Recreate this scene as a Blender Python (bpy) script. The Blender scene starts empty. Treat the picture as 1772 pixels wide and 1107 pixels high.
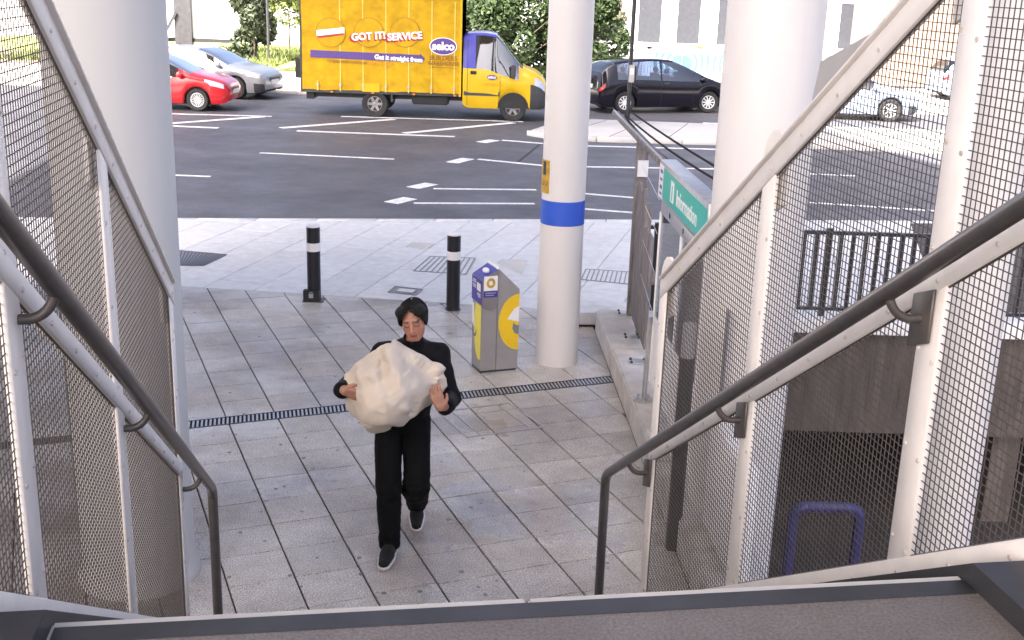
import bpy, bmesh, math, random
import numpy as np
from mathutils import Vector, Matrix, noise, geometry

random.seed(7); np.random.seed(7)
scene = bpy.context.scene
COL = scene.collection
R = math.radians

# ------------------------------------------------------------------ camera
FPX, PITCH, ROLL, CAMH = 1997.323, .288288795, .0320407, 3.73032
_R0 = Vector((1, 0, 0)); CF = Vector((0, math.cos(PITCH), -math.sin(PITCH))); _U0 = Vector((0, math.sin(PITCH), math.cos(PITCH)))
CR = _R0 * math.cos(ROLL) + _U0 * math.sin(ROLL)
CU = -_R0 * math.sin(ROLL) + _U0 * math.cos(ROLL)
CAMPOS = Vector((0, 0, CAMH))
cd = bpy.data.cameras.new('camera'); cam = bpy.data.objects.new('camera', cd); COL.objects.link(cam)
cam.matrix_world = Matrix(((CR.x, CU.x, -CF.x, 0), (CR.y, CU.y, -CF.y, 0), (CR.z, CU.z, -CF.z, CAMH), (0, 0, 0, 1)))
cd.sensor_width = 36; cd.lens = FPX / 1772 * 36; cd.clip_start = .05; cd.clip_end = 2000
scene.camera = cam

# ------------------------------------------------------------------ sky, sun, exposure
SUN_AZ, SUN_EL = R(215), R(47)        # direction to the sun, measured clockwise from +y
w = bpy.data.worlds.new('World'); scene.world = w; w.use_nodes = True
nt = w.node_tree; bg = nt.nodes['Background']
sk = nt.nodes.new('ShaderNodeTexSky'); sk.sky_type = 'NISHITA'; sk.sun_disc = False
sk.sun_elevation = SUN_EL; sk.sun_rotation = SUN_AZ; sk.air_density = .37; sk.dust_density = 6.0; sk.ozone_density = 0
nt.links.new(sk.outputs[0], bg.inputs[0]); bg.inputs[1].default_value = .15
ld = bpy.data.lights.new('sun', 'SUN'); ld.energy = 5.0; ld.angle = R(.5); ld.color = (1, .94, .86)
sun = bpy.data.objects.new('sun', ld); COL.objects.link(sun)
tosun = Vector((math.sin(SUN_AZ) * math.cos(SUN_EL), math.cos(SUN_AZ) * math.cos(SUN_EL), math.sin(SUN_EL)))
sun.rotation_euler = (-tosun).to_track_quat('-Z', 'Y').to_euler(); sun.location = tosun * 60
vs = scene.view_settings
vs.view_transform = 'Standard'; vs.look = 'None'; vs.exposure = 2.5; vs.gamma = 1; vs.use_curve_mapping = False

# ------------------------------------------------------------------ photo pixel -> place
def ray(q): return CF * FPX + CR * (q[0] - 886) - CU * (q[1] - 553.5)
def G(q, z=0.):
    d = ray(q); return CAMPOS + d * ((z - CAMH) / d.z)
def at(q, y):
    d = ray(q); return CAMPOS + d * (y / d.y)

# ------------------------------------------------------------------ helpers
def vec(a): return Vector(a)
class MB:
    def __init__(s): s.v = []; s.f = []; s.m = []
    def add(s, vs_, fs, m=0):
        o = len(s.v); s.v += [Vector(a) for a in vs_]
        for f in fs: s.f.append([i + o for i in f]); s.m.append(m)
        return s
    def box(s, lo, hi, m=0, X=None):
        (a, b, c), (d, e, f) = lo, hi
        vs_ = [(a, b, c), (d, b, c), (d, e, c), (a, e, c), (a, b, f), (d, b, f), (d, e, f), (a, e, f)]
        if X is not None: vs_ = [X @ Vector(q) for q in vs_]
        return s.add(vs_, [(0, 3, 2, 1), (4, 5, 6, 7), (0, 1, 5, 4), (1, 2, 6, 5), (2, 3, 7, 6), (3, 0, 4, 7)], m)
    def cbox(s, c, sz, m=0, X=None):
        h = [k / 2 for k in sz]; return s.box([c[i] - h[i] for i in range(3)], [c[i] + h[i] for i in range(3)], m, X)
    def prism(s, poly, ex, m=0):
        n = len(poly); ex = Vector(ex); P = [Vector(q) for q in poly]
        return s.add(P + [q + ex for q in P], [list(range(n))[::-1], list(range(n, 2 * n))] + [(i, (i + 1) % n, (i + 1) % n + n, i + n) for i in range(n)], m)
    def beam(s, a, b, w_, h_, up=(0, 0, 1), m=0):
        a, b = Vector(a), Vector(b); d = (b - a).normalized(); sd = d.cross(Vector(up)).normalized(); u = sd.cross(d)
        sd = sd * w_ / 2; u = u * h_ / 2
        return s.prism([a - sd - u, a + sd - u, a + sd + u, a - sd + u], b - a, m)
    def tube(s, path, r, n=8, m=0, closed=False):
        P = [Vector(q) for q in path]; N = len(P); rs = r if isinstance(r, (list, tuple)) else [r] * N
        if N < 2: return s
        t0 = (P[1] - P[0]).normalized(); a = Vector((0, 0, 1)) if abs(t0.z) < .9 else Vector((1, 0, 0))
        u = t0.cross(a).normalized(); vs_ = []
        for i in range(N):
            if closed: t = (P[(i + 1) % N] - P[i - 1]).normalized()
            else: t = (P[min(i + 1, N - 1)] - P[max(i - 1, 0)]).normalized()
            u = (u - t * u.dot(t)).normalized(); w_ = t.cross(u)
            k = 1.
            if 0 < i < N - 1:
                c = (P[i] - P[i - 1]).normalized().dot((P[i + 1] - P[i]).normalized()); k = 1 / max(.6, math.sqrt((1 + c) / 2))
            for j in range(n):
                an = 2 * math.pi * j / n; vs_.append(P[i] + (u * math.cos(an) + w_ * math.sin(an)) * rs[i] * (k if N < 6 else 1))
        fs = [(i * n + j, i * n + (j + 1) % n, (i + 1) * n + (j + 1) % n, (i + 1) * n + j) for i in range(N - 1) for j in range(n)]
        if closed: fs += [((N - 1) * n + j, (N - 1) * n + (j + 1) % n, (j + 1) % n, j) for j in range(n)]
        else: fs += [list(range(n))[::-1], list(range((N - 1) * n, N * n))]
        return s.add(vs_, fs, m)
    def lathe(s, prof, c=(0, 0, 0), n=24, m=0, X=None, caps=True):
        vs_ = []
        for (r, z) in prof:
            for j in range(n):
                a = 2 * math.pi * j / n; q = Vector((c[0] + r * math.cos(a), c[1] + r * math.sin(a), c[2] + z)); vs_.append(X @ q if X is not None else q)
        k = len(prof)
        fs = [(i * n + j, i * n + (j + 1) % n, (i + 1) * n + (j + 1) % n, (i + 1) * n + j) for i in range(k - 1) for j in range(n)]
        if caps: fs += [list(range(n))[::-1], list(range((k - 1) * n, k * n))]
        return s.add(vs_, fs, m)
    def grid(s, rows, m=0, flip=False):
        h = len(rows); w_ = len(rows[0]); vs_ = [q for r_ in rows for q in r_]
        fs = [(i * w_ + j, i * w_ + j + 1, (i + 1) * w_ + j + 1, (i + 1) * w_ + j) for i in range(h - 1) for j in range(w_ - 1)]
        return s.add(vs_, fs, m)
    def build(s, name, mat, parent=None, smooth=None, bevel=0, seg=2, kind=None, recalc=True, local=False):
        """verts are world positions unless local; stored relative to the parent's origin"""
        me = bpy.data.meshes.new(name)
        V = s.v
        if parent is not None and not local:
            I = WM[parent.name].inverted(); V = [I @ q for q in V]
        me.from_pydata([tuple(q) for q in V], [], s.f)
        mats = mat if isinstance(mat, (list, tuple)) else [mat]
        for k in mats: me.materials.append(M[k] if isinstance(k, str) else k)
        me.polygons.foreach_set('material_index', s.m)
        if recalc or bevel:
            bm = bmesh.new(); bm.from_mesh(me)
            if recalc: bmesh.ops.recalc_face_normals(bm, faces=bm.faces)
            if bevel:
                es = [e for e in bm.edges if len(e.link_faces) == 2 and e.calc_face_angle(0) > .6]
                bmesh.ops.bevel(bm, geom=es, offset=bevel, segments=seg, affect='EDGES', clamp_overlap=True)
            bm.to_mesh(me); bm.free()
        if smooth is not None:
            me.shade_smooth(); me.set_sharp_from_angle(angle=R(smooth))
        elif bevel:
            me.shade_smooth(); me.set_sharp_from_angle(angle=R(50))
        o = bpy.data.objects.new(name, me); COL.objects.link(o)
        if parent is not None: o.parent = parent; WM[o.name] = WM[parent.name]
        else: WM[o.name] = Matrix.Identity(4)
        if kind: o['kind'] = kind
        return o
WM = {}
def root(name, loc, rz=0., label=None, cat=None, group=None, kind=None):
    o = bpy.data.objects.new(name, None); COL.objects.link(o); o.empty_display_size = .2
    Mx = Matrix.Translation(Vector(loc)) @ Matrix.Rotation(rz, 4, 'Z'); o.matrix_world = Mx; WM[o.name] = Mx
    return tag(o, label, cat, group, kind)
def tag(o, label=None, cat=None, group=None, kind=None):
    if label: o['label'] = label
    if cat: o['category'] = cat
    if group: o['group'] = group
    if kind: o['kind'] = kind
    return o
def clone(o, parent=None):
    c = o.copy(); COL.objects.link(c); c.parent = parent
    for ch in list(o.children): clone(ch, c)
    return c

# ------------------------------------------------------------------ materials
M = {}
def pm(name, col, rough=.6, metal=0., var=.12, scale=6., bump=0., bscale=40., objvar=0., spec=.5, coat=0., col2=None, rvar=0., streak=None, detail=4, speck=None, emit=None):
    m = bpy.data.materials.new(name); m.use_nodes = True; n = m.node_tree.nodes; L = m.node_tree.links; b = n['Principled BSDF']
    b.inputs['Roughness'].default_value = rough; b.inputs['Metallic'].default_value = metal
    b.inputs['Specular IOR Level'].default_value = spec; b.inputs['Coat Weight'].default_value = coat; b.inputs['Coat Roughness'].default_value = .06
    tc = n.new('ShaderNodeTexCoord'); src = tc.outputs['Object']
    if streak:
        mp = n.new('ShaderNodeMapping'); mp.inputs['Scale'].default_value = streak; L.new(src, mp.inputs[0]); src_s = mp.outputs[0]
    else: src_s = src
    no = n.new('ShaderNodeTexNoise'); no.inputs['Scale'].default_value = scale; no.inputs['Detail'].default_value = detail; no.inputs['Roughness'].default_value = .6; L.new(src_s, no.inputs[0])
    mr = n.new('ShaderNodeMapRange'); mr.inputs[1].default_value = .3; mr.inputs[2].default_value = .7; L.new(no.outputs[0], mr.inputs[0])
    mix = n.new('ShaderNodeMix'); mix.data_type = 'RGBA'; L.new(mr.outputs[0], mix.inputs[0])
    c1 = [max(0, k * (1 - var)) for k in col]; c2 = [k * (1 + var) for k in (col2 or col)] if col2 is None else col2
    mix.inputs[6].default_value = (*c1, 1); mix.inputs[7].default_value = (*c2, 1); out = mix.outputs[2]
    if speck:
        sp = n.new('ShaderNodeTexNoise'); sp.inputs['Scale'].default_value = speck[0]; sp.inputs['Detail'].default_value = 2; L.new(src, sp.inputs[0])
        sr = n.new('ShaderNodeMapRange'); sr.inputs[1].default_value = .36; sr.inputs[2].default_value = .64; sr.inputs[3].default_value = 1 - speck[1]; sr.inputs[4].default_value = 1 + speck[1]; L.new(sp.outputs[0], sr.inputs[0])
        mm = n.new('ShaderNodeMix'); mm.data_type = 'RGBA'; mm.blend_type = 'MULTIPLY'; mm.inputs[0].default_value = 1; L.new(out, mm.inputs[6]); L.new(sr.outputs[0], mm.inputs[7]); out = mm.outputs[2]
    if objvar:
        oi = n.new('ShaderNodeObjectInfo'); r2 = n.new('ShaderNodeMapRange'); r2.inputs[3].default_value = 1 - objvar; r2.inputs[4].default_value = 1 + objvar; L.new(oi.outputs['Random'], r2.inputs[0])
        mm = n.new('ShaderNodeMix'); mm.data_type = 'RGBA'; mm.blend_type = 'MULTIPLY'; mm.inputs[0].default_value = 1; L.new(out, mm.inputs[6]); L.new(r2.outputs[0], mm.inputs[7]); out = mm.outputs[2]
    L.new(out, b.inputs['Base Color'])
    if rvar:
        rr = n.new('ShaderNodeMapRange'); rr.inputs[1].default_value = .35; rr.inputs[2].default_value = .65; rr.inputs[3].default_value = max(.03, rough - rvar); rr.inputs[4].default_value = min(1, rough + rvar); L.new(no.outputs[0], rr.inputs[0]); L.new(rr.outputs[0], b.inputs['Roughness'])
    if bump:
        n2 = n.new('ShaderNodeTexNoise'); n2.inputs['Scale'].default_value = bscale; n2.inputs['Detail'].default_value = 3; L.new(src_s if streak else src, n2.inputs[0])
        bp = n.new('ShaderNodeBump'); bp.inputs['Strength'].default_value = bump; bp.inputs['Distance'].default_value = .02; L.new(n2.outputs[0], bp.inputs['Height']); L.new(bp.outputs[0], b.inputs['Normal'])
    M[name] = m; return m
def glass(name, tint=(.8, .85, .9), refl=.2, rough=.02):
    m = bpy.data.materials.new(name); m.use_nodes = True; n = m.node_tree.nodes; L = m.node_tree.links
    for k in list(n): n.remove(k)
    o = n.new('ShaderNodeOutputMaterial'); t = n.new('ShaderNodeBsdfTransparent'); g = n.new('ShaderNodeBsdfGlossy'); mx = n.new('ShaderNodeMixShader'); f = n.new('ShaderNodeFresnel')
    no = n.new('ShaderNodeTexNoise'); no.inputs['Scale'].default_value = 3; tc = n.new('ShaderNodeTexCoord'); L.new(tc.outputs['Object'], no.inputs[0])
    cr = n.new('ShaderNodeMix'); cr.data_type = 'RGBA'; cr.inputs[6].default_value = (*[k * .93 for k in tint], 1); cr.inputs[7].default_value = (*tint, 1); L.new(no.outputs[0], cr.inputs[0]); L.new(cr.outputs[2], t.inputs[0])
    g.inputs['Roughness'].default_value = rough; f.inputs[0].default_value = 1.45
    ad = n.new('ShaderNodeMath'); ad.operation = 'ADD'; ad.use_clamp = True; ad.inputs[1].default_value = refl; L.new(f.outputs[0], ad.inputs[0])
    L.new(ad.outputs[0], mx.inputs[0]); L.new(t.outputs[0], mx.inputs[1]); L.new(g.outputs[0], mx.inputs[2]); L.new(mx.outputs[0], o.inputs[0])
    M[name] = m; return m

# paving: granite-speckled flags, worn and partly wet (gloss varies), brown stains
def paving(name, col, speck=(105, .5), stain=(.2, .13, .1), stain_amt=.0, rough=.42, rvar=.22, objvar=.08, bump=.12, wet=None):
    m = bpy.data.materials.new(name); m.use_nodes = True; n = m.node_tree.nodes; L = m.node_tree.links; b = n['Principled BSDF']
    ge = n.new('ShaderNodeNewGeometry'); P = ge.outputs['Position']
    def noi(sc, det=4, ro=.6):
        q = n.new('ShaderNodeTexNoise'); q.inputs['Scale'].default_value = sc; q.inputs['Detail'].default_value = det; q.inputs['Roughness'].default_value = ro; L.new(P, q.inputs[0]); return q.outputs[0]
    def rng(x, a, b_, c, d):
        q = n.new('ShaderNodeMapRange'); q.inputs[1].default_value = a; q.inputs[2].default_value = b_; q.inputs[3].default_value = c; q.inputs[4].default_value = d; L.new(x, q.inputs[0]); return q.outputs[0]
    def mulc(c, f):
        q = n.new('ShaderNodeMix'); q.data_type = 'RGBA'; q.blend_type = 'MULTIPLY'; q.inputs[0].default_value = 1; L.new(c, q.inputs[6]); L.new(f, q.inputs[7]); return q.outputs[2]
    base = n.new('ShaderNodeMix'); base.data_type = 'RGBA'; L.new(rng(noi(.5, 6), .42, .68, 0, stain_amt), base.inputs[0]); base.inputs[6].default_value = (*col, 1); base.inputs[7].default_value = (*stain, 1)
    c = base.outputs[2]
    c = mulc(c, rng(noi(speck[0], 2, .7), .36, .64, 1 - speck[1], 1 + speck[1]))
    c = mulc(c, rng(noi(7, 4), .3, .7, .88, 1.1))
    oi = n.new('ShaderNodeObjectInfo'); c = mulc(c, rng(oi.outputs['Random'], 0, 1, 1 - objvar, 1 + objvar))
    L.new(c, b.inputs['Base Color'])
    ro_ = rng(noi(.9, 4), .35, .65, rough - rvar, rough + rvar)
    if wet:                                               # a damp area: smooth film with a ragged outline
        vd = n.new('ShaderNodeVectorMath'); vd.operation = 'DISTANCE'; L.new(P, vd.inputs[0]); vd.inputs[1].default_value = (wet[0], wet[1], 0)
        ad = n.new('ShaderNodeMath'); ad.operation = 'ADD'; L.new(vd.outputs['Value'], ad.inputs[0]); L.new(rng(noi(2.2, 4), .25, .75, -.7, .7), ad.inputs[1])
        wf = rng(ad.outputs[0], wet[2] * .6, wet[2] * 1.3, .13, 1.0); mn = n.new('ShaderNodeMath'); mn.operation = 'MINIMUM'; L.new(ro_, mn.inputs[0]); L.new(wf, mn.inputs[1]); ro_ = mn.outputs[0]
    L.new(ro_, b.inputs['Roughness'])
    bp = n.new('ShaderNodeBump'); bp.inputs['Strength'].default_value = bump; bp.inputs['Distance'].default_value = .01; L.new(noi(90, 3), bp.inputs['Height']); L.new(bp.outputs[0], b.inputs['Normal'])
    M[name] = m
paving('tile', (.53, .50, .46), stain=(.17, .13, .115), stain_amt=.85, rough=.46, rvar=.2, objvar=.12, wet=(.25, 7.6, .75))
paving('slab', (.60, .60, .60), speck=(180, .10), stain=(.52, .52, .515), stain_amt=.4, rough=.6, rvar=.12, objvar=.05)
paving('landing_stone', (.17, .152, .145), speck=(120, .25), stain=(.11, .092, .085), stain_amt=.5, rough=.55, rvar=.1)
paving('asphalt', (.090, .091, .104), speck=(55, .22), stain=(.054, .053, .064), stain_amt=.8, rough=.62, rvar=.1, objvar=0, bump=.25)
pm('grout', (.055, .052, .05), .9, var=.3)
pm('mark', (.84, .84, .84), .6, var=.0, col2=(.52, .52, .53), scale=11, bump=.1, detail=8)
pm('concrete', (.52, .50, .475), .8, var=.1, scale=1.6, bump=.12, bscale=30, streak=(1, 1, .35))
pm('pier', (.56, .555, .55), .75, var=.05, scale=1.3, bump=.05, bscale=30, streak=(1, 1, .3))
pm('plinth', (.52, .495, .47), .8, var=.18, scale=5, bump=.25, bscale=60)
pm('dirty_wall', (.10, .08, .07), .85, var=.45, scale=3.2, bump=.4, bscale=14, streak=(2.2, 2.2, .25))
pm('white_paint', (.84, .82, .81), .45, var=.03, scale=2, bump=.02)
pm('white_col', (.69, .66, .64), .5, var=.06, scale=2.4, streak=(1, 1, .25), bump=.02)
pm('steel_white', (.80, .75, .70), .5, var=.06, scale=7, bump=.03)
pm('wire', (.07, .058, .05), .6, var=.2)
pm('rail', (.17, .16, .155), .33, metal=.75, var=.12, scale=20)
pm('bracket', (.15, .135, .125), .45, metal=.6, var=.2)
pm('bolt', (.58, .52, .46), .55, metal=.1, var=.3, scale=40)
pm('black_gloss', (.012, .012, .016), .35, var=.2)
pm('black', (.012, .012, .013), .6, var=.3)
pm('rubber', (.017, .017, .018), .75, var=.25)
pm('band', (.03, .1, .55), .45, var=.06)
pm('sign_yellow', (.5, .3, .03), .5, var=.3, scale=14)
pm('grey_metal', (.36, .345, .345), .42, metal=.35, var=.07, scale=5)
pm('dark_metal', (.06, .06, .065), .45, metal=.5, var=.2)
pm('bin_yellow', (.85, .55, .02), .4, var=.04)
pm('bin_yellow2', (.86, .74, .08), .4, var=.04)
pm('bin_blue', (.045, .035, .33), .4, var=.08)
pm('ink', (.02, .02, .03), .5, var=.1)
pm('ink_grey', (.2, .2, .22), .5, var=.1)
pm('timber', (.19, .17, .165), .85, var=.4, scale=7, bump=.4, bscale=22, streak=(3, 3, .5))
pm('galv', (.45, .45, .46), .45, metal=.6, var=.12, scale=16)
pm('teal', (.02, .46, .36), .35, var=.05)
pm('teal_pale', (.05, .30, .23), .5, var=.2, scale=1.3)
pm('blue_hoop', (.035, .035, .17), .4, var=.15, coat=.2)
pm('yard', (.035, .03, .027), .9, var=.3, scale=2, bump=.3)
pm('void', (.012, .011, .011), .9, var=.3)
pm('grass', (.30, .33, .09), .9, var=.4, scale=1.2)
pm('leaf', (.03, .05, .016), .6, var=.5, scale=2.0, spec=.3)
pm('leaf_pale', (.11, .135, .04), .6, var=.4, scale=2, spec=.3)
pm('leaf_grey', (.055, .07, .04), .6, var=.4, scale=2, spec=.3)
pm('bark', (.1, .08, .06), .9, var=.4, scale=12, bump=.5)
pm('facade', (.30, .30, .30), .7, var=.04, scale=.6)
pm('pane', (.04, .042, .05), .25, var=.1)
pm('tan_wall', (.42, .34, .28), .85, var=.12, scale=1.2, bump=.1)
pm('brick_tan', (.20, .145, .115), .85, var=.2, scale=1.2, bump=.1)
pm('bin_hood', (.24, .225, .225), .42, metal=.3, var=.07, scale=5)
pm('far_paving', (.42, .41, .40), .8, var=.14, scale=.8)
pm('soil', (.25, .2, .15), .9, var=.3)
pm('water', (.02, .02, .02), .04, var=.1)
pm('rock', (.67, .58, .48), .8, var=.06, scale=5, bump=.15, bscale=26)
glass('clear_glass', (.86, .9, .93), .06)
glass('car_glass', (.10, .12, .13), .16)
glass('car_glass_blue', (.30, .36, .48), .16)
glass('windscreen_glass', (.10, .12, .14), .7)
# ================================================================== SETTING
def sheet(name, pts, z, mat, kind='structure', thick=None):
    mb = MB()
    if thick: mb.prism([(x, y, z - thick) for x, y in pts], (0, 0, thick))
    else: mb.add([(x, y, z) for x, y in pts], [list(range(len(pts)))])
    o = mb.build(name, mat, kind=kind); return o
def clip(poly, a, b, c):
    """keep a*x+b*y<=c"""
    out = []
    for i in range(len(poly)):
        p_, q_ = poly[i], poly[(i + 1) % len(poly)]; dp = a * p_[0] + b * p_[1] - c; dq = a * q_[0] + b * q_[1] - c
        if dp <= 0: out.append(p_)
        if dp * dq < 0:
            t = dp / (dp - dq); out.append((p_[0] + (q_[0] - p_[0]) * t, p_[1] + (q_[1] - p_[1]) * t))
    return out
def area(poly): return abs(sum(poly[i][0] * poly[(i + 1) % len(poly)][1] - poly[(i + 1) % len(poly)][0] * poly[i][1] for i in range(len(poly)))) / 2
def inset(poly, d):
    """shrink a convex polygon by d"""
    n = len(poly); s = sum(poly[i][0] * poly[(i + 1) % n][1] - poly[(i + 1) % n][0] * poly[i][1] for i in range(n)); sg = 1 if s > 0 else -1
    out = list(poly)
    for i in range(n):
        (x0, y0), (x1, y1) = poly[i], poly[(i + 1) % n]; l = math.hypot(x1 - x0, y1 - y0)
        if l < 1e-6: continue
        nx, ny = sg * (y1 - y0) / l, -sg * (x1 - x0) / l; out = clip(out, nx, ny, nx * x0 + ny * y0 - d)
        if len(out) < 3: return []
    return out
def flag(mb, poly, z, th=.03, ch=.003):
    """a paving flag: top at z, small chamfer, sides down"""
    n = len(poly); inn = inset(poly, ch)
    if len(inn) != n:
        mb.prism([(x, y, z - th) for x, y in poly], (0, 0, th)); return
    # match vertex order
    k = min(range(n), key=lambda i: (inn[i][0] - poly[0][0]) ** 2 + (inn[i][1] - poly[0][1]) ** 2); inn = inn[k:] + inn[:k]
    vs_ = [(x, y, z) for x, y in inn] + [(x, y, z - ch) for x, y in poly] + [(x, y, z - th) for x, y in poly]
    fs = [list(range(n))] + [(i, (i + 1) % n, n + (i + 1) % n, n + i) for i in range(n)] + [(n + i, n + (i + 1) % n, 2 * n + (i + 1) % n, 2 * n + i) for i in range(n)]
    mb.add(vs_, fs)

ST_AZ = R(-9.25); SD = Vector((math.sin(ST_AZ), math.cos(ST_AZ), 0)); TD = Vector((math.cos(ST_AZ), -math.sin(ST_AZ), 0))
def ST(s, t, z=0.): return SD * s + TD * t + Vector((0, 0, z))
PX1, PY1, PK = -4.04, 13.57, -.112                      # plaza / pavement boundary  y = PY1 + PK*(x-PX1)
def edge_y(x): return PY1 + PK * (x - PX1)
def kerb_y(x): return 17.54 + .141 * (x + 5.29)

# ground sheets
sheet('ground', [(-400, 36), (400, 36), (400, 900), (-400, 900)], -.03, 'far_paving')
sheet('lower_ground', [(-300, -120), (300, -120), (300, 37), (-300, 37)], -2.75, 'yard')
rd = sheet('road', [(-90, kerb_y(-90) if False else 6), (-12, 16.6), (14, 20.26), (90, 31), (90, 37.2), (-90, 37.2)], -.004, 'asphalt')
pl_base = sheet('plaza', [(-9, 2), (1.02, 2), (1.02, edge_y(1.02) - .02), (-9, edge_y(-9) - .02)], -.014, 'grout', thick=.4)
pv_base = sheet('pavement', [(-14, edge_y(-14)), (1.34, edge_y(1.34)), (1.34, 12.92), (16, 12.92), (16, kerb_y(16) - .13), (-14, kerb_y(-14) - .13)], -.012, 'grout', thick=.35)

# plaza tiles
TA = R(-22.285); DT = (math.cos(TA), -math.sin(TA)); DL = (math.sin(TA), math.cos(TA))
def UV(u, v): return (DT[0] * u + DL[0] * v, DT[1] * u + DL[1] * v)
rows_lo = [9.395 - .392 * k for k in range(14)]
rows_hi = [9.575] + [9.957 + .42 * k for k in range(14)]
ints = [(rows_lo[i + 1], rows_lo[i]) for i in range(len(rows_lo) - 1)] + [(rows_hi[i], rows_hi[i + 1]) for i in range(len(rows_hi) - 1)]
tiles = []
rt = random.Random(3)
for cidx in range(-9, 12):
    u0 = 1.272 + .4195 * cidx; off = rt.uniform(-.02, .02)
    for (v0, v1) in ints:
        a0, a1 = v0 + (off if v0 not in (9.575,) else 0), v1 + (off if v1 != 9.395 else 0)
        if v1 == 9.395: a1 = v1
        if v0 == 9.575: a0 = v0
        poly = [UV(u0 + .002, a0), UV(u0 + .4175, a0), UV(u0 + .4175, a1), UV(u0 + .002, a1)]
        poly = clip(poly, -PK, 1, PY1 - PK * PX1)          # below the pavement edge
        if len(poly) > 2: poly = clip(poly, 1, .0486, .935 + .0486 * 12.05)   # left of the plinth
        if len(poly) > 2: poly = clip(poly, -SD.x, -SD.y, -5.80)   # beyond the stair foot
        if len(poly) > 2: poly = clip(poly, -1, 0, 6.2)
        if len(poly) < 3: continue
        poly = inset(poly, .0038)
        if len(poly) < 3 or area(poly) < .004: continue
        cx = sum(q[0] for q in poly) / len(poly); cy = sum(q[1] for q in poly) / len(poly)
        d = math.hypot(cx, cy)
        tiles.append((d + (8 if cx < -.30 * cy - .3 else 0), poly))
tiles.sort(key=lambda q: q[0])
rest = MB()
for i, (d, poly) in enumerate(tiles):
    z = rt.uniform(-.0012, .0012)
    if i < 300:
        mb = MB(); flag(mb, poly, z); mb.build('paving_tile', 'tile', pl_base)
    else: flag(rest, poly, z)
if rest.f: rest.build('paving_tiles_beyond', 'tile', pl_base, kind='stuff')

# trodden-in gum spots
gm = MB(); rg_ = random.Random(12)
for _ in range(80):
    v = G((rg_.uniform(330, 1080), rg_.uniform(520, 1030))); r_ = rg_.uniform(.008, .018)
    if v.x < .85 and v.x * SD.x + v.y * SD.y > 6.1: gm.prism([(v.x + r_ * rg_.uniform(.8, 1.2) * math.cos(a), v.y + r_ * rg_.uniform(.8, 1.2) * math.sin(a), .0005) for a in [k * math.pi / 4 for k in range(8)]], (0, 0, .0018))
gm.build('gum_spots', 'ink_grey', pl_base, kind='stuff')

# pavement slabs (laid square to another line)
SA = R(14.3); ST2 = (math.cos(SA), -math.sin(SA)); SL2 = (math.sin(SA), math.cos(SA))
def UV2(u, v): return (ST2[0] * u + SL2[0] * v, ST2[1] * u + SL2[1] * v)
slabs = []
for c in range(-16, 14):
    u0 = -8.0 + .622 * c + 1.0
    for r_ in range(0, 22):
        v0 = 7.0 + .93 * r_ + (.42 if c % 2 else 0) + rt.uniform(-.04, .04); v1 = v0 + .93
        slabs.append((c, r_, u0, v0))
cols = {}
for c, r_, u0, v0 in slabs: cols.setdefault(c, []).append((u0, v0))
slab_polys = []
for c, L_ in cols.items():
    for k in range(len(L_) - 1):
        u0, v0 = L_[k]; v1 = L_[k + 1][1]
        poly = [UV2(u0, v0), UV2(u0 + .622, v0), UV2(u0 + .622, v1), UV2(u0, v1)]
        poly = clip(poly, PK, -1, -(PY1 - PK * PX1) - .004)
        if len(poly) > 2: poly = clip(poly, -.141, 1, 17.54 + .141 * 5.29 - .17)
        if len(poly) > 2: poly = clip(poly, -1, 0, 9)
        if len(poly) > 2: poly = clip(poly, 1, 0, 9)
        if len(poly) > 2 and poly[0][0] > 1.3: poly = clip(poly, 0, -1, -12.95)
        if len(poly) < 3: continue
        poly = inset(poly, .004)
        if len(poly) > 2 and area(poly) > .01: slab_polys.append(poly)
rest = MB()
slab_polys.sort(key=lambda q: math.hypot(q[0][0], q[0][1]))
for i, poly in enumerate(slab_polys):
    z = rt.uniform(-.001, .001)
    if i < 300: mb = MB(); flag(mb, poly, z, .03, .003); mb.build('paving_slab', 'slab', pv_base)
    else: flag(rest, poly, z)
if rest.f: rest.build('paving_slabs_beyond', 'slab', pv_base, kind='stuff')
# kerb stones along the road
x = -9.5
while x < 14:
    L_ = .915; a = (x, kerb_y(x)); b = (x + L_, kerb_y(x + L_)); dx, dy = (b[0] - a[0]) / L_, (b[1] - a[1]) / L_
    g = .006; pts = [(a[0] + dx * g, a[1] + dy * g), (b[0] - dx * g, b[1] - dy * g)]
    poly = [pts[0], pts[1], (pts[1][0] - dy * -.0 - .02, pts[1][1] - .15), (pts[0][0] - .02, pts[0][1] - .15)]
    mb = MB(); mb.prism([(q[0], q[1], -.12) for q in poly[::-1]], (0, 0, .125)); mb.build('kerb_stone', 'slab', pv_base, bevel=.008, seg=1)
    x += L_

# covers and gratings let into the paving
def cover(parent, quad, name, mat, nrib=0, frame=.02, z=.004, rib='dark_metal'):
    q = [G(k) for k in quad]
    mb = MB(); mb.prism([(v.x, v.y, -.008) for v in q], (0, 0, .008 + z)); o = mb.build(name, mat, parent)
    fr = MB()
    for i in range(4):
        a, b = q[i], q[(i + 1) % 4]; fr.beam((a.x, a.y, z + .002), (b.x, b.y, z + .002), frame, .006)
    fr.build('frame', rib, o)
    if nrib:
        rb = MB()
        for k in range(1, nrib):
            t = k / nrib; a = q[0].lerp(q[3], t); b = q[1].lerp(q[2], t); rb.beam((a.x, a.y, z + .003), (b.x, b.y, z + .003), .018, .006)
        rb.build('ribs', rib, o, kind='stuff')
    return o
cover(pv_base, [(716, 469), (745, 444), (822, 447), (806, 475)], 'access_cover', 'slab', 9, rib='ink_grey')
cover(pv_base, [(672, 506), (684, 496), (731, 501), (719, 511)], 'access_cover', 'ink_grey', 0, rib='ink_grey')
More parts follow.
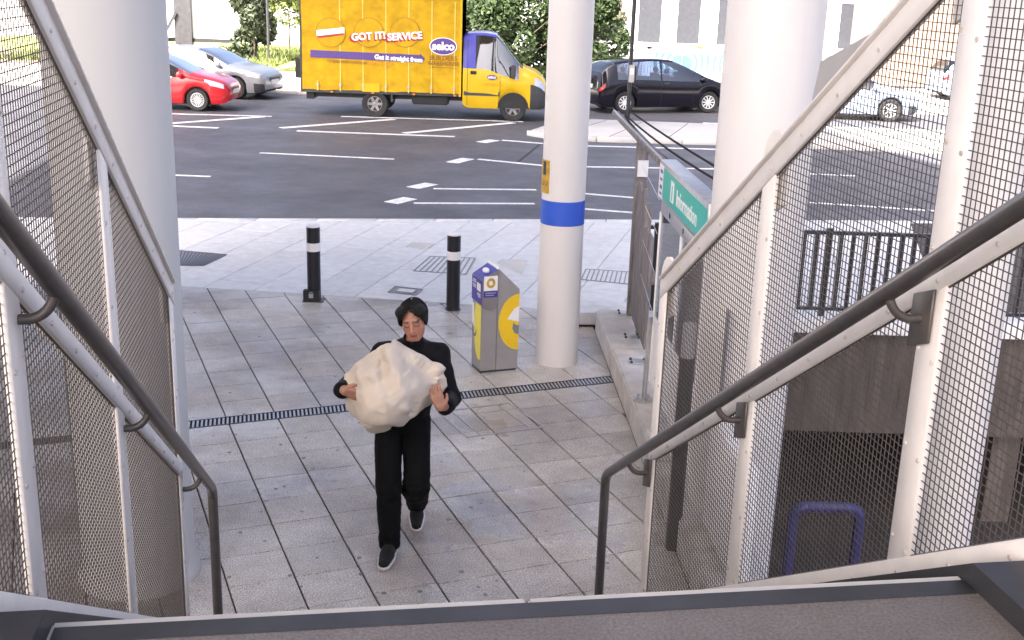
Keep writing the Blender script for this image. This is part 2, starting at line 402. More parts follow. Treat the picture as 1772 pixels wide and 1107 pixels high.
cover(pv_base, [(684, 505), (691, 499), (722, 502), (714, 508)], 'cover_plate', 'slab', 0, frame=.008, z=.009, rib='ink_grey')
cover(pv_base, [(300, 459), (302, 433), (392, 441), (352, 460)], 'drain_grating', 'ink_grey', 14, rib='dark_metal')
cover(pv_base, [(1006, 484), (1014, 466), (1092, 471), (1088, 492)], 'drain_grating', 'slab', 10, rib='ink_grey')
cover(pv_base, [(703, 427), (714, 419), (753, 422), (738, 431)], 'access_cover', 'concrete', 0, frame=.006, rib='slab')
cover(pv_base, [(860, 455), (868, 450), (912, 452), (902, 474)], 'access_cover', 'concrete', 0, frame=.006, rib='slab')
# recessed tile cover: only its steel frame shows
q = [G(k) for k in ((759, 713), (808, 757), (941, 739), (880, 698))]
mb = MB()
for a, b in ((0, 1), (1, 2), (2, 3), (3, 0)): mb.beam((q[a].x, q[a].y, .003), (q[b].x, q[b].y, .003), .014, .008)
e0, e1 = q[0].lerp(q[1], .05), q[1].lerp(q[0], .05)
for t in (.17, .83):
    a = q[0].lerp(q[3], t); b = q[1].lerp(q[2], t); mb.beam((a.x, a.y, .003), (b.x, b.y, .003), .01, .008)
mb.build('cover_frame', 'galv', pl_base)

# slot drain across the plaza
dr = root('drain_channel', UV(3.1, 9.48) + (0,), -TA, 'slotted steel drain channel crossing the plaza tiles from pier to plinth', 'drain')
mb = MB(); u0, u1 = .9, 5.0
for v in (9.402, 9.568):
    mb.beam((*UV(u0, v), -.004), (*UV(u1, v), -.004), .012, .014)
mb.build('frame', 'dark_metal', dr)
mb = MB(); k = u0
while k < u1:
    mb.beam((*UV(k, 9.41), -.003), (*UV(k + .025, 9.56), -.003), .017, .008); k += .036
mb.build('slats', 'galv', dr, kind='stuff')
mb = MB(); mb.prism([(*UV(u0, 9.405), -.013), (*UV(u1, 9.405), -.013), (*UV(u1, 9.565), -.013), (*UV(u0, 9.565), -.013)], (0, 0, .003)); mb.build('channel', 'void', dr)

# road markings
def line(p0, p1, w_=.11, z=.004):
    a, b = G(p0), G(p1); d = (b - a).normalized(); n_ = Vector((-d.y, d.x, 0)) * w_ / 2
    mb = MB(); mb.prism([(v.x, v.y, -.004) for v in (a - n_, b - n_, b + n_, a + n_)], (0, 0, z + .002)); mb.build('road_marking', 'mark', rd)
def lineg(a, b, w_=.11):
    d = (Vector(b) - Vector(a)).normalized(); n_ = Vector((-d.y, d.x)) * w_ / 2; a, b = Vector(a), Vector(b)
    mb = MB(); mb.prism([(v.x, v.y, -.004) for v in (a - n_, b - n_, b + n_, a + n_)], (0, 0, .006)); mb.build('road_marking', 'mark', rd)
for p0, p1, w_ in [((200, 194), (470, 201), .12), ((230, 218), (455, 201.5), .22), ((240, 215), (378, 221), .16), ((487, 221), (682, 206), .22), ((514, 226), (787, 236), .16),
                   ((590, 201), (905, 210), .14), ((700, 230), (888, 212), .22), ((450, 264), (682, 275), .10), ((240, 300), (364, 305), .10), ((750, 326), (928, 328), .10),
                   ((716, 351), (925, 352), .10), ((1005, 334), (1100, 342), .10), ((1005, 360.5), (1100, 368), .10), ((869, 242), (940, 248), .12), ((1010, 252), (1240, 258), .12),
                   ((828, 275), (940, 286), .12), ((1010, 288), (1240, 292), .12), ((1390, 300), (1480, 304), .1), ((1500, 250), (1640, 262), .1), ((1400, 350), (1640, 366), .1)]: line(p0, p1, w_)
for p0, p1 in [((833, 246), (856, 242)), ((782, 281), (810, 274)), ((715, 324.5), (747, 317.5)), ((677, 350.5), (710, 342.5))]:
    a, b = G(p0), G(p1); lineg((a.x + .0, a.y), (b.x, b.y), .30)
# a filled seam in the tarmac
mb = MB(); a, b = G((934, 249)), G((896, 280)); mb.beam((a.x, a.y, -.002), (b.x, b.y, -.002), .05, .008); mb.build('tar_seam', 'black', rd)

# traffic island
isl_pts = [(.25, 28.75), (.75, 28.2), (1.9, 27.95), (5, 28.05), (24, 27.3), (24, 31.6), (5, 31.6), (2, 31.75), (.9, 30.6)]
mb = MB(); mb.prism([(x, y, -.05) for x, y in isl_pts], (0, 0, .15)); isl = mb.build('traffic_island', 'far_paving', bevel=.01, seg=1, kind='structure')
for i in range(len(isl_pts) - 3):
    a, b = Vector((*isl_pts[i], 0)), Vector((*isl_pts[i + 1], 0)); n_ = max(1, int((b - a).length / .9))
    for k in range(n_):
        p0, p1 = a.lerp(b, k / n_), a.lerp(b, (k + 1) / n_); d = (p1 - p0).normalized(); nn = Vector((d.y, -d.x, 0)) * .06
        mb = MB(); p0 = p0 + d * .008; p1 = p1 - d * .008
        mb.prism([q + Vector((0, 0, -.04)) for q in (p0 + nn, p1 + nn, p1 - nn * 1.3, p0 - nn * 1.3)], (0, 0, .155)); mb.build('kerb_stone', 'concrete', isl, bevel=.012, seg=1)
mb = MB()
for a, b in [((1.0, 28.3), (2.4, 31.6)), ((3.6, 28.1), (4.6, 31.5)), ((2.2, 28.1), (3.4, 31.6))]: mb.beam((*a, .101), (*b, .101), .02, .004)
mb.build('slab_joint', 'grout', isl)

# far side of the road
sheet('far_pavement', [(-60, 37), (60, 37), (60, 44), (-60, 44)], .09, 'far_paving', thick=.12)
x = -16.
fk = None
while x < 20:
    mb = MB(); mb.box((x + .008, 36.82, -.03), (x + .99, 36.99, .1)); mb.build('kerb_stone', 'concrete', bpy.data.objects['far_pavement'], bevel=.015, seg=1); x += 1.0
sheet('verge', [(-26, 44.2), (-9.2, 44.2), (-8.2, 47.5), (-10.5, 60), (-26, 60)], .14, 'grass', thick=.2)
def tuft(name, region, n_, h, mat, z0, parent=None, **kw):
    mb = MB(); rr = random.Random(5)
    (x0, x1), (y0, y1) = region
    for _ in range(n_):
        x, y = rr.uniform(x0, x1), rr.uniform(y0, y1); a = rr.uniform(0, 6.28); hh = h * rr.uniform(.5, 1.3); w_ = .03
        dx, dy = math.cos(a) * w_, math.sin(a) * w_; lx, ly = rr.uniform(-.6, .6) * hh, rr.uniform(-.6, .6) * hh
        mb.add([(x - dx, y - dy, z0), (x + dx, y + dy, z0), (x + lx, y + ly, z0 + hh)], [(0, 1, 2)])
    return mb.build(name, mat, parent, recalc=False, kind='stuff')
o = tuft('grass', ((-20, -9.4), (44.4, 54)), 9000, .28, 'leaf_pale', .14); tag(o, 'yellow-green long grass on the verge under the billboard', 'grass')

# lower yard on the right: retaining wall, dark undercroft, floor
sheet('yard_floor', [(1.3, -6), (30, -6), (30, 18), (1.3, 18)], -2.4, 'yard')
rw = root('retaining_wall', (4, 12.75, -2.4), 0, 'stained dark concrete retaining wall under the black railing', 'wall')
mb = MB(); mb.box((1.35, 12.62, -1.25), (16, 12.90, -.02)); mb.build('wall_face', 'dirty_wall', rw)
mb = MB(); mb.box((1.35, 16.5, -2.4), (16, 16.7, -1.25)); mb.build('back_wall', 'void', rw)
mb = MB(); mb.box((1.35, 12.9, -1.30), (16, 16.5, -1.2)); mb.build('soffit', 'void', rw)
for x0 in (1.9, 5.75, 9.6, 13.4):
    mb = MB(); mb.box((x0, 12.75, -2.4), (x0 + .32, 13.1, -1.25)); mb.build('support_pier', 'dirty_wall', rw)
mb = MB(); mb.box((1.33, 12.50, -.02), (16, 12.93, .13)); mb.build('coping', 'white_paint', rw, bevel=.012)  # concrete coping coloured white to stand for strong light from above
# ================================================================== STAIRS, SCREENS, HANDRAILS
stair = root('staircase', ST(5.9, .46, 0), 0, 'stone stair flight with a grey landing and dark nosing strip', 'stairs')
LZ, LE, GO, RI = 2.333, 2.38, .2637, .16664
TL, TR = -.62, 1.54
mb = MB()
mb.prism([ST(-3.5, TL, LZ - .2), ST(LE - .09, TL, LZ - .2), ST(LE - .09, TR, LZ - .2), ST(-3.5, TR, LZ - .2)], (0, 0, .2)); mb.build('landing', 'landing_stone', stair)
mb = MB()
mb.prism([ST(LE - .088, TL, LZ - .2), ST(LE, TL, LZ - .2), ST(LE, .44, LZ - .2), ST(LE - .088, .44, LZ - .2)], (0, 0, .2004)); mb.build('nosing', 'concrete', stair, bevel=.006)
mb = MB()
mb.prism([ST(LE - .088, .446, LZ - .2), ST(LE, .446, LZ - .2), ST(LE, TR, LZ - .2), ST(LE - .088, TR, LZ - .2)], (0, 0, .2)); mb.build('nosing', 'concrete', stair, bevel=.006)
mb = MB()
mb.prism([ST(LE - .092, TL + .01, LZ), ST(LE - .028, TL + .01, LZ), ST(LE - .028, TR - .005, LZ), ST(LE - .092, TR - .005, LZ)], (0, 0, .0022)); mb.build('grip_strip', 'dark_metal', stair)
for k in range(1, 14):
    z = LZ - RI * k; s0 = LE + GO * (k - 1); mb = MB()
    mb.prism([ST(s0 - .03, TL, -.05), ST(s0 + GO, TL, -.05), ST(s0 + GO, TR, -.05), ST(s0 - .03, TR, -.05)], (0, 0, z + .05 - .0005 * k)); mb.build('step', 'landing_stone', stair)
for t0, t1 in ((TR, TR + .24), (TL - .26, TL)):
    mb = MB(); poly = [ST(5.95, t0, -.05), ST(5.95, t0, .12), ST(LE - .05, t0, LZ + .06), ST(-3.5, t0, LZ + .06), ST(-3.5, t0, LZ - .4), ST(LE - .3, t0, LZ - .4)]
    mb.prism(poly, TD * (t1 - t0)); mb.build('stringer', 'dark_metal', stair)

PK_ = .632
def rail_z(s, c): return c - PK_ * s
POSTS_R = [5.55, 4.26, 2.94, 1.63, .32]; POSTS_L = [5.545, 4.10, 2.845, 1.55, .25]
def wires(mb, s0, s1, c0, c1, t, pitch=.0248, r=.00125, zmin=None):
    """square mesh in the band c0..c1 (offsets above the pitch line) between s0<s1"""
    n_ = int((s1 - s0) / pitch)
    for i in range(1, n_ + 1):
        s = s0 + i * (s1 - s0) / (n_ + 1); z0, z1 = rail_z(s, c0), rail_z(s, c1)
        if zmin is not None: z0 = max(z0, zmin)
        if z1 - z0 < .02: continue
        tt = t + .0015; a, b = ST(s, tt, z0), ST(s, tt, z1); mb.prism([a - SD * r - TD * r, a + SD * r - TD * r, a + SD * r + TD * r, a - SD * r + TD * r], b - a)
    zlo, zhi = rail_z(s1, c0), rail_z(s0, c1); z = math.ceil(zlo / pitch) * pitch
    while z < zhi:
        sa, sb = max(s0, (c0 - z) / PK_), min(s1, (c1 - z) / PK_)
        if sb - sa > .02 and (zmin is None or z > zmin):
            tt = t - .0015; a, b = ST(sa, tt, z), ST(sb, tt, z); u = Vector((0, 0, r)); mb.prism([a - TD * r - u, a + TD * r - u, a + TD * r + u, a - TD * r + u], b - a)
        z += pitch
def bolt(mb, p_, n_, r=.009, h=.004):
    n_ = Vector(n_); a = p_; mb.tube([a - n_ * .001, a + n_ * h], [r, r * .8], 6)
def make_screen(t, sg, label, POSTS):
    """sg: direction (in t) of the side that faces the stair"""
    rt_ = root('mesh_screen', ST(5.55, t, 0), 0, label, 'screen')
    IN = TD * sg
    for i, s in enumerate(POSTS):
        w_ = .058 if i else .05
        zt = rail_z(s, 5.74); zb = max(-.02 if i == 0 else rail_z(s, 3.75), -.02)
        mb = MB(); mb.prism([ST(s - w_, t, zb) - IN * .012, ST(s + w_, t, zb) - IN * .012, ST(s + w_, t, zb) + IN * .012, ST(s - w_, t, zb) + IN * .012], (0, 0, zt - zb))
        po = mb.build('post', 'steel_white', rt_, bevel=.003, seg=1)
        # rounded gusset above the top rail
        mb = MB(); prof = []
        for k in range(9):
            a = math.pi * k / 8; prof.append(ST(s + .02 + .13 * math.cos(a), t, rail_z(s, 5.74) + .15 * math.sin(a)))
        poly = [ST(s - .11, t, rail_z(s, 5.62))] + [ST(s + .15, t, rail_z(s, 5.50))] + prof
        mb.prism([q - IN * .030 for q in poly], IN * .014); mb.build('gusset', 'steel_white', po)
        mb = MB(); z = zb + .22
        while z < zt:
            for d in (-1, 1): bolt(mb, ST(s + d * (w_ - .016), t, z + (.02 if d > 0 else 0)) + IN * .012, IN)
            z += .30
        mb.build('bolts', 'bolt', po, kind='stuff')
    def band(c0, c1, name, th, off=0., s0=.1, s1=5.60):
        mb = MB(); poly = [ST(s0, t, rail_z(s0, c0)), ST(s1, t, rail_z(s1, c0)), ST(s1, t, rail_z(s1, c1)), ST(s0, t, rail_z(s0, c1))]
        mb.prism([q - IN * (th - off) for q in poly], IN * 2 * th); o = mb.build(name, 'steel_white', rt_, bevel=.003, seg=1)
        mb = MB(); s = s0 + .2; cm = (c0 + c1) / 2
        while s < s1 and c1 - c0 > .03: bolt(mb, ST(s, t, rail_z(s, cm - .01)) + IN * (th + off), IN); s += .262
        (mb.build('bolts', 'bolt', o, kind='stuff') if mb.f else None); return o
    band(5.69, 5.785, 'top_rail', .017)
    band(5.785, 5.80, 'top_flange', .034, s1=5.57)
    band(4.765, 4.845, 'mid_rail', .0155)
    band(3.85, 3.93, 'bottom_rail', .0165, s1=5.6)
    for i in range(len(POSTS) - 1):
        s1, s0 = POSTS[i] - .05, POSTS[i + 1] + .055
        for c0, c1 in ((4.845, 5.69), (3.93, 4.765)):
            mb = MB(); wires(mb, s0, s1, c0, c1, t, zmin=0.02); mb.build('wire_mesh', 'wire', rt_, kind='stuff', recalc=False)
            # thin bead that holds the mesh
            fr = MB(); pp = [ST(s0, t, max(.02, rail_z(s0, c0))), ST(s1, t, max(.02, rail_z(s1, c0))), ST(s1, t, rail_z(s1, c1)), ST(s0, t, rail_z(s0, c1))]
            for a, b in zip(pp, pp[1:] + pp[:1]): fr.tube([a, b], .005, 4)
            fr.build('mesh_bead', 'bracket', rt_)
    return rt_
make_screen(1.70, -1, 'cream wire-mesh stair screen beside the information kiosk and round columns', POSTS_R)
make_screen(-.775, 1, 'white wire-mesh stair screen standing beside the grey concrete pier', POSTS_L)

def make_handrail(t, sg, label, POSTS):
    r_ = root('handrail', ST(6.05, t, 0), 0, label, 'handrail')
    path = [ST(s, t, rail_z(s, 4.785)) for s in (.2, 3.0, 5.8, 5.98)]
    e = ST(6.05, t, rail_z(6.05, 4.785) - .045)
    path += [ST(6.03, t, rail_z(6.03, 4.785) - .01), e]
    mb = MB(); mb.tube(path, .0275, 14); mb.build('rail_tube', 'rail', r_, smooth=50)
    mb = MB(); mb.tube([e + Vector((0, 0, .02)), ST(6.05, t, 0)], .0275, 14); mb.lathe([(.06, 0), (.06, .008), (.03, .01)], ST(6.05, t, 0), 20); mb.build('end_post', 'rail', r_, smooth=50)
    OUT = TD * (-sg)
    for s in POSTS[:4]:
        z = rail_z(s, 4.785) - .028
        base = ST(s, t, z - .055) + OUT * .113
        pts = []
        for k in range(9):
            a = math.pi / 2 * k / 8; pts.append(ST(s + .03, t, z + .012) + OUT * (.075 * (1 - math.cos(a))) + Vector((0, 0, -.085 * math.sin(a))))
        pts.append(pts[-1] + OUT * .028)
        mb = MB(); mb.tube(pts, .0135, 10); b = mb.build('bracket_arm', 'bracket', r_, smooth=60)
        c = pts[-1]
        mb = MB(); poly = [c + SD * (.055 * a_) + Vector((0, 0, .08 * b_ - PK_ * .055 * a_ * .6)) for a_, b_ in ((-1, -1), (1, -1), (1, 1), (-1, 1))]
        mb.prism(poly, OUT * .01); mb.build('wall_plate', 'bracket', b, bevel=.002, seg=1)
    return r_
make_handrail(1.57, -1, 'dark steel tube handrail fixed along the cream mesh screen', POSTS_R)
make_handrail(-.67, 1, 'dark steel tube handrail fixed along the white mesh screen by the pier', POSTS_L)

# sloped sheet plate outside the right screen, above its top rail
def stpx(q, t):
    d = ray(q); k = t / d.dot(TD); X_ = d * k; return X_.dot(SD), X_.z + CAMH
mb = MB(); poly = [ST(stpx(q, 1.745)[0], 1.745, stpx(q, 1.745)[1]) for q in ((1402, 186), (1420, 106), (1520, 50), (1600, -30), (1610, -30))]
mb.prism(poly, TD * .012); o = mb.build('sloped_plate', 'grey_metal'); tag(o, 'plain grey sloping metal plate above the cream screen top rail', 'plate')

# ================================================================== COLUMNS AND DECK
def column(name, x, y, r, z0, z1, mat, label, joint=None, skirt=0., taper=0.):
    rt_ = root(name, (x, y, z0), 0, label, 'column')
    prof = [(r * 1.0, z0), (r, z0 + .02)]
    n_ = 8
    for k in range(1, n_ + 1): prof.append((r + taper * k / n_, z0 + (z1 - z0) * k / n_))
    if skirt: prof = [(r + skirt, z0), (r + skirt, z0 + .05), (r + skirt * .3, z0 + .1), (r, z0 + .16)] + prof[2:]
    mb = MB(); mb.lathe(prof, (x, y, 0), 64); mb.build('shaft', mat, rt_, smooth=40)
    if joint is not None:
        mb = MB(); mb.lathe([(r + .0008, joint - .004), (r + .0016, joint), (r + .0008, joint + .004)], (x, y, 0), 64); mb.build('weld_joint', mat, rt_, smooth=60)
    return rt_
DZ = 15.0
column('concrete_pier', -2.335, 6.63, .345, -.01, DZ, 'pier', 'thick round grey concrete pier behind the white mesh screen', skirt=.03)
c1 = column('column', .463, 11.16, .2135, -.01, DZ, 'white_col', 'white round column with a blue band beside the litter bin')
def band_on(parent, cx, cy, r, z0, z1, a0, a1, name, mat, th=.003, n=32):
    mb = MB(); A = [a0 + (a1 - a0) * k / n for k in range(n + 1)]
    inn = [[(cx + r * math.cos(a), cy + r * math.sin(a), z) for a in A] for z in (z0, z1)]
    out = [[(cx + (r + th) * math.cos(a), cy + (r + th) * math.sin(a), z) for a in A] for z in (z0, z1)]
    mb.grid(out); mb.grid([inn[0], out[0]]); mb.grid([inn[1], out[1]]); mb.grid([[inn[0][0], out[0][0]], [inn[1][0], out[1][0]]]); mb.grid([[inn[0][-1], out[0][-1]], [inn[1][-1], out[1][-1]]])
    return mb.build(name, mat, parent, smooth=40)
zb0, zb1 = at((970, 392), 10.95).z, at((970, 350), 10.95).z
band_on(c1, .463, 11.16, .2135, zb0, zb1, 0, 2 * math.pi, 'blue_band', 'band', n=64)
zs0, zs1 = at((943, 335), 11.0).z, at((943, 278), 11.0).z
sg_ = band_on(c1, .463, 11.16, .2135, zs0, zs1, R(178), R(226), 'notice_plate', 'sign_yellow', .006, 8)
mb = MB()
for k, (zz, hh, a0, a1) in enumerate([(.86, .03, 190, 222), (.55, .13, 200, 214), (.3, .025, 190, 222), (.22, .025, 192, 218)]):
    z = zs0 + (zs1 - zs0) * zz; A = [R(a0), R((a0 + a1) / 2), R(a1)]
    mb.grid([[(.463 + .2203 * math.cos(a), 11.16 + .2203 * math.sin(a), z_) for a in A] for z_ in (z, z + hh)])
mb.build('print', 'ink', sg_, recalc=False)
c2 = column('column', 1.595, 7.50, .307, -2.4, DZ, 'white_col', 'thick white column between the kiosk and the cream mesh screen', joint=at((1335, 100), 7.2).z)
c3 = column('column', 3.60, 8.7, .235, -2.4, DZ, 'white_col', 'slim white column rising from the lower yard behind the mesh')
# downpipe beside the thick column
dp = root('downpipe', (1.22, 7.2, -2.4), 0, 'downpipe with black foot beside the thick white column', 'pipe')
pa = at((1203, 560), 7.18); pb = at((1189, 625), 7.18)
mb = MB(); mb.tube([Vector((pb.x, 7.18, pb.z)), Vector((pb.x, 7.18, pa.z))], .044, 12); mb.build('upper_pipe', 'grey_metal', dp, smooth=50)
mb = MB(); mb.tube([Vector((pb.x, 7.18, -2.4)), Vector((pb.x, 7.18, pb.z))], .052, 12); mb.tube([Vector((pb.x, 7.18, pb.z)), Vector((pb.x, 7.18, pb.z + .03))], .056, 12); mb.build('foot_pipe', 'black_gloss', dp, smooth=50)

# viaduct deck overhead (throws the shade)
ox, oy = -tosun.x / tosun.z * DZ, -tosun.y / tosun.z * DZ
shade = [(-11, 37.4), (1.0, 37.6), (6.6, 37.0), (7.6, 33), (7.9, 29.2), (9.75, 22), (12, 12), (13, 0), (13, -4), (-8, -4), (-9, 20)]
mb = MB(); mb.prism([(x - ox, y - oy, DZ) for x, y in shade], (0, 0, 1.0)); o = mb.build('viaduct_deck', 'concrete'); tag(o, 'concrete viaduct deck carried overhead by the columns', 'viaduct')

# ================================================================== PLINTH, FENCE, KIOSK, RAILING
pth = root('plinth', (1.2, 10, 0), 0, 'low concrete plinth running beside the plaza under fence and kiosk', 'plinth')
def pxl(y): return .935 - .0486 * (y - 12.05)
ys = [12.28, 10.9, 9.5, 8.1, 6.7, 5.2]
for a, b in zip(ys, ys[1:]):
    a_, b_ = a - .004, b + .004
    mb = MB(); mb.prism([(pxl(a_), a_, -.02), (pxl(b_), b_, -.02), (1.62, b_, -.02), (1.62, a_, -.02)], (0, 0, .27)); mb.build('plinth_block', 'plinth', pth, bevel=.018, seg=2)
mb = MB(); mb.prism([(1.0, 12.2, -2.4), (1.0, 5.2, -2.4), (1.60, 5.2, -2.4), (1.60, 12.2, -2.4)], (0, 0, 2.36)); mb.build('foundation', 'dirty_wall', pth)
lk = root('low_kerb', (1.0, 12.5, 0), 0, 'short raised kerb block between the white column and the plinth', 'kerb')
mb = MB(); mb.prism([(.70, 12.36, .03), (1.33, 12.40, .03), (1.33, 12.92, .03), (.62, 12.88, .03)], (0, 0, .14)); mb.build('kerb_top', 'slab', lk, bevel=.015)
mb = MB(); mb.prism([(.72, 12.40, -.02), (1.32, 12.44, -.02), (1.32, 12.9, -.02), (.66, 12.86, -.02)], (0, 0, .055)); mb.build('kerb_shadow', 'black', lk)  # black block standing in for the dark shadow beneath the kerb lip

fe = root('timber_fence', (1.33, 11.5, .25), 0, 'weathered grey timber fence end with top rail on the plinth', 'fence')
def board(x0, x1, y0, y1, z0, z1, name='board', mat='timber', par=fe):
    mb = MB(); mb.box((x0, y0, z0), (x1, y1, z1)); return mb.build(name, mat, par, bevel=.006, seg=1)
board(1.245, 1.365, 12.02, 12.14, .25, 2.12, 'post')
board(1.275, 1.355, 11.30, 11.38, .25, 1.62, 'post')
for k, y in enumerate((11.40, 11.53, 11.66, 11.79, 11.91)):
    board(1.275, 1.305, y, y + .123, .29 + .01 * (k % 2), 1.74 - .05 * (k % 3))
for y in (11.17, 11.05, 10.93, 10.81, 10.69):
    board(1.285, 1.315, y, y + .115, .30, 1.42 - .04 * (int(y * 10) % 2))
board(1.316, 1.36, 10.7, 12.02, .95, 1.05, 'cross_rail'); board(1.316, 1.36, 11.36, 12.02, 1.42, 1.50, 'cross_rail')
a, b = Vector((1.335, 10.5, 2.155)), Vector((1.17, 14.1, 2.20))
mb = MB(); mb.beam(a, b, .085, .05); mb.build('top_rail', 'timber', fe, bevel=.004, seg=1)
mb = MB(); mb.beam(a + Vector((-.02, 0, .03)), b + Vector((-.02, 0, .03)), .02, .02); mb.build('rail_lip', 'galv', fe)
mb = MB()
for z in (.9, 1.25, 1.6, 1.9): mb.tube([(1.30, 12.0, z), (1.24, 9.85, z + .03)], .003, 4)
mb.build('tie_wires', 'galv', fe)
for q in (((1070, 546), (1090, 546), (1091, 536), (1071, 535)), ((1077, 588), (1110, 588), (1108, 577), (1075, 576)), ((1087, 631), (1122, 631), (1119, 620), (1083, 619))):
    pts = [G(k, .262) for k in q]; cx = sum(v.x for v in pts) / 4; cy = sum(v.y for v in pts) / 4
    mb = MB(); mb.box((cx - .085, cy - .075, .25), (cx + .10, cy + .075, .262)); bp = mb.build('base_plate', 'galv', fe, bevel=.002, seg=1)
    mb = MB()
    for dx in (-.06, .07):
        for dy in (-.05, .05): mb.lathe([(.014, 0), (.014, .012), (.008, .013), (.008, .022)], (cx + dx, cy + dy, .262), 6)
    mb.build('bolts', 'dark_metal', bp)
nb = at((1112, 292), 11.98)
mb = MB(); mb.box((nb.x - .05, 11.985, nb.z - .085), (nb.x + .06, 12.015, nb.z + .085)); mb.build('notice_card', 'white_paint', fe)
ng = at((1115, 338), 11.98); mb = MB(); mb.box((ng.x - .03, 11.985, ng.z - .07), (ng.x + .03, 12.015, ng.z + .07)); mb.build('tag', 'sign_yellow', fe)

# barbed strands running from the fence rail to the thick column
bw = root('barbed_wire', (1.17, 14.0, 2.2), 0, 'three dark barbed wire strands stretched from fence rail to thick column', 'wire')
for k, (dx, dz, sag) in enumerate(((0, 0, .05), (.07, .07, .02), (.02, -.09, .09))):
    a = Vector((1.2 + dx, 13.4, 2.28 + dz * .4)); b = Vector((1.55 + dx * .3, 7.75, 2.36 + dz)); pts = []
    for i in range(25):
        t = i / 24; q_ = a.lerp(b, t); q_.z -= sag * 4 * t * (1 - t); pts.append(q_)
    mb = MB(); mb.tube(pts, .0022, 5); so = mb.build('strand', 'black', bw)
    mb = MB(); Ln = 95
    for i in range(Ln):
        t = (i + .5) / Ln; q_ = a.lerp(b, t); q_.z -= sag * 4 * t * (1 - t); mb.lathe([(.002, -.011), (.010, -.005), (.010, .005), (.002, .011)], q_, 6)
    mb.build('barbs', 'black', so, kind='stuff')

# information kiosk
KD = Vector((-.05, 1, 0)).normalized(); KN = Vector((-1, -.05, 0)).normalized(); K0 = Vector((1.25, 9.42, 0))
def KP(y, off=0., z=0.): return K0 + KD * ((y - 9.42)) + KN * off + Vector((0, 0, z))
ki = root('information_kiosk', (1.3, 8.8, .25), 0, 'glass information kiosk with teal header sign standing on the plinth', 'kiosk')
def kbox(y0, y1, o0, o1, z0, z1, name, mat, bev=.003, par=ki):
    mb = MB(); mb.prism([KP(y0, o0, z0), KP(y1, o0, z0), KP(y1, o1, z0), KP(y0, o1, z0)], (0, 0, z1 - z0)); return mb.build(name, mat, par, bevel=bev, seg=1)
hd = kbox(7.86, 9.88, -.14, 0, 1.95, 2.28, 'header', 'galv', .006)
tp = kbox(7.87, 9.66, 0, .004, 1.985, 2.235, 'sign_panel', 'teal', 0, hd)
kbox(9.66, 9.87, 0, .003, 1.97, 2.25, 'logo_panel', 'white_paint', 0, hd)
mb = MB()
for z, h in ((2.18, .03), (2.12, .02), (2.05, .03), (2.0, .02)): mb.prism([KP(9.70, .004, z), KP(9.80, .004, z), KP(9.80, .004, z + h), KP(9.70, .004, z + h)], KN * .001)
mb.build('logo_print', 'bin_blue', hd)
kbox(7.86, 9.80, -.10, -.02, 1.83, 1.95, 'lintel', 'galv')
mb = MB()
for y in (9.35, 8.75, 8.2): mb.prism([KP(y, -.019, 1.87), KP(y + .03, -.019, 1.87), KP(y + .03, -.019, 1.91), KP(y, -.019, 1.91)], KN * .004)
mb.build('lock', 'ink', ki)
for y in (7.86, 8.85, 9.82): kbox(y, y + .035, -.10, -.02, .28, 1.83, 'mullion', 'white_paint')
kbox(7.86, 9.85, -.10, -.02, .84, .90, 'sill', 'white_paint')
kbox(7.895, 8.85, -.05, -.03, .28, .84, 'lower_panel', 'white_paint', 0); kbox(8.885, 9.82, -.05, -.03, .28, .84, 'lower_panel', 'white_paint', 0)
kbox(7.895, 8.85, -.035, -.030, .90, 1.83, 'pane', 'clear_glass', 0); kbox(8.885, 9.82, -.035, -.030, .90, 1.83, 'pane', 'clear_glass', 0)
ps = kbox(7.92, 8.80, -.055, -.045, 1.0, 1.80, 'poster_and_reflection', 'white_paint', 0)
mb = MB()
for (y0, y1, z0, z1) in ((8.1, 8.72, 1.66, 1.76), (8.15, 8.5, 1.3, 1.55), (7.18, 8.0, 1.1, 1.7)): mb.prism([KP(y0, -.0445, z0), KP(y1, -.0445, z0), KP(y1, -.0445, z1), KP(y0, -.0445, z1)], KN * .001)
mb.build('poster_print', 'ink_grey', ps)
kbox(9.18, 9.56, -.055, -.045, 1.45, 1.80, 'poster_and_reflection', 'band', 0); kbox(9.0, 9.56, -.055, -.045, .95, 1.44, 'poster_and_reflection', 'white_paint', 0)  # blue sheet paints a reflection in the glass; the white one is a poster
mb = MB(); mb.lathe([(.085, 0), (.085, .012), (.03, .014)], (1.155, 9.42, .25), 20)
for k in range(4): mb.lathe([(.012, 0), (.012, .03)], (1.155 + .06 * math.cos(k * 1.57 + .6), 9.42 + .06 * math.sin(k * 1.57 + .6), .262), 6)
mb.build('foot_plate', 'galv', ki, smooth=40)
mb = MB(); mb.tube([(1.165, 9.42, .26), (1.175, 9.42, 1.0)], .022, 12); mb.build('foot_post', 'galv', ki, smooth=50)
TXT = []
def text(s, size, X, mat, name, parent, ex=.0015, bold=0., align='LEFT'):
    cu = bpy.data.curves.new(name, 'FONT'); cu.body = s; cu.size = size; cu.extrude = ex; cu.offset = bold; cu.align_x = align; cu.resolution_u = 3
    o = bpy.data.objects.new(name + '_tmp', cu); COL.objects.link(o); TXT.append((o, X, mat, name, parent))
def flush_text():
    dg = bpy.context.evaluated_depsgraph_get(); dg.update()
    for o, X, mat, name, parent in TXT:
        me = bpy.data.meshes.new_from_object(o.evaluated_get(dg)); me.transform(X)
        if parent is not None: me.transform(WM[parent.name].inverted())
        me.materials.clear(); me.materials.append(M[mat]); n = bpy.data.objects.new(name, me); COL.objects.link(n); n.parent = parent; WM[n.name] = WM[parent.name]
        bpy.data.objects.remove(o)
    TXT.clear()
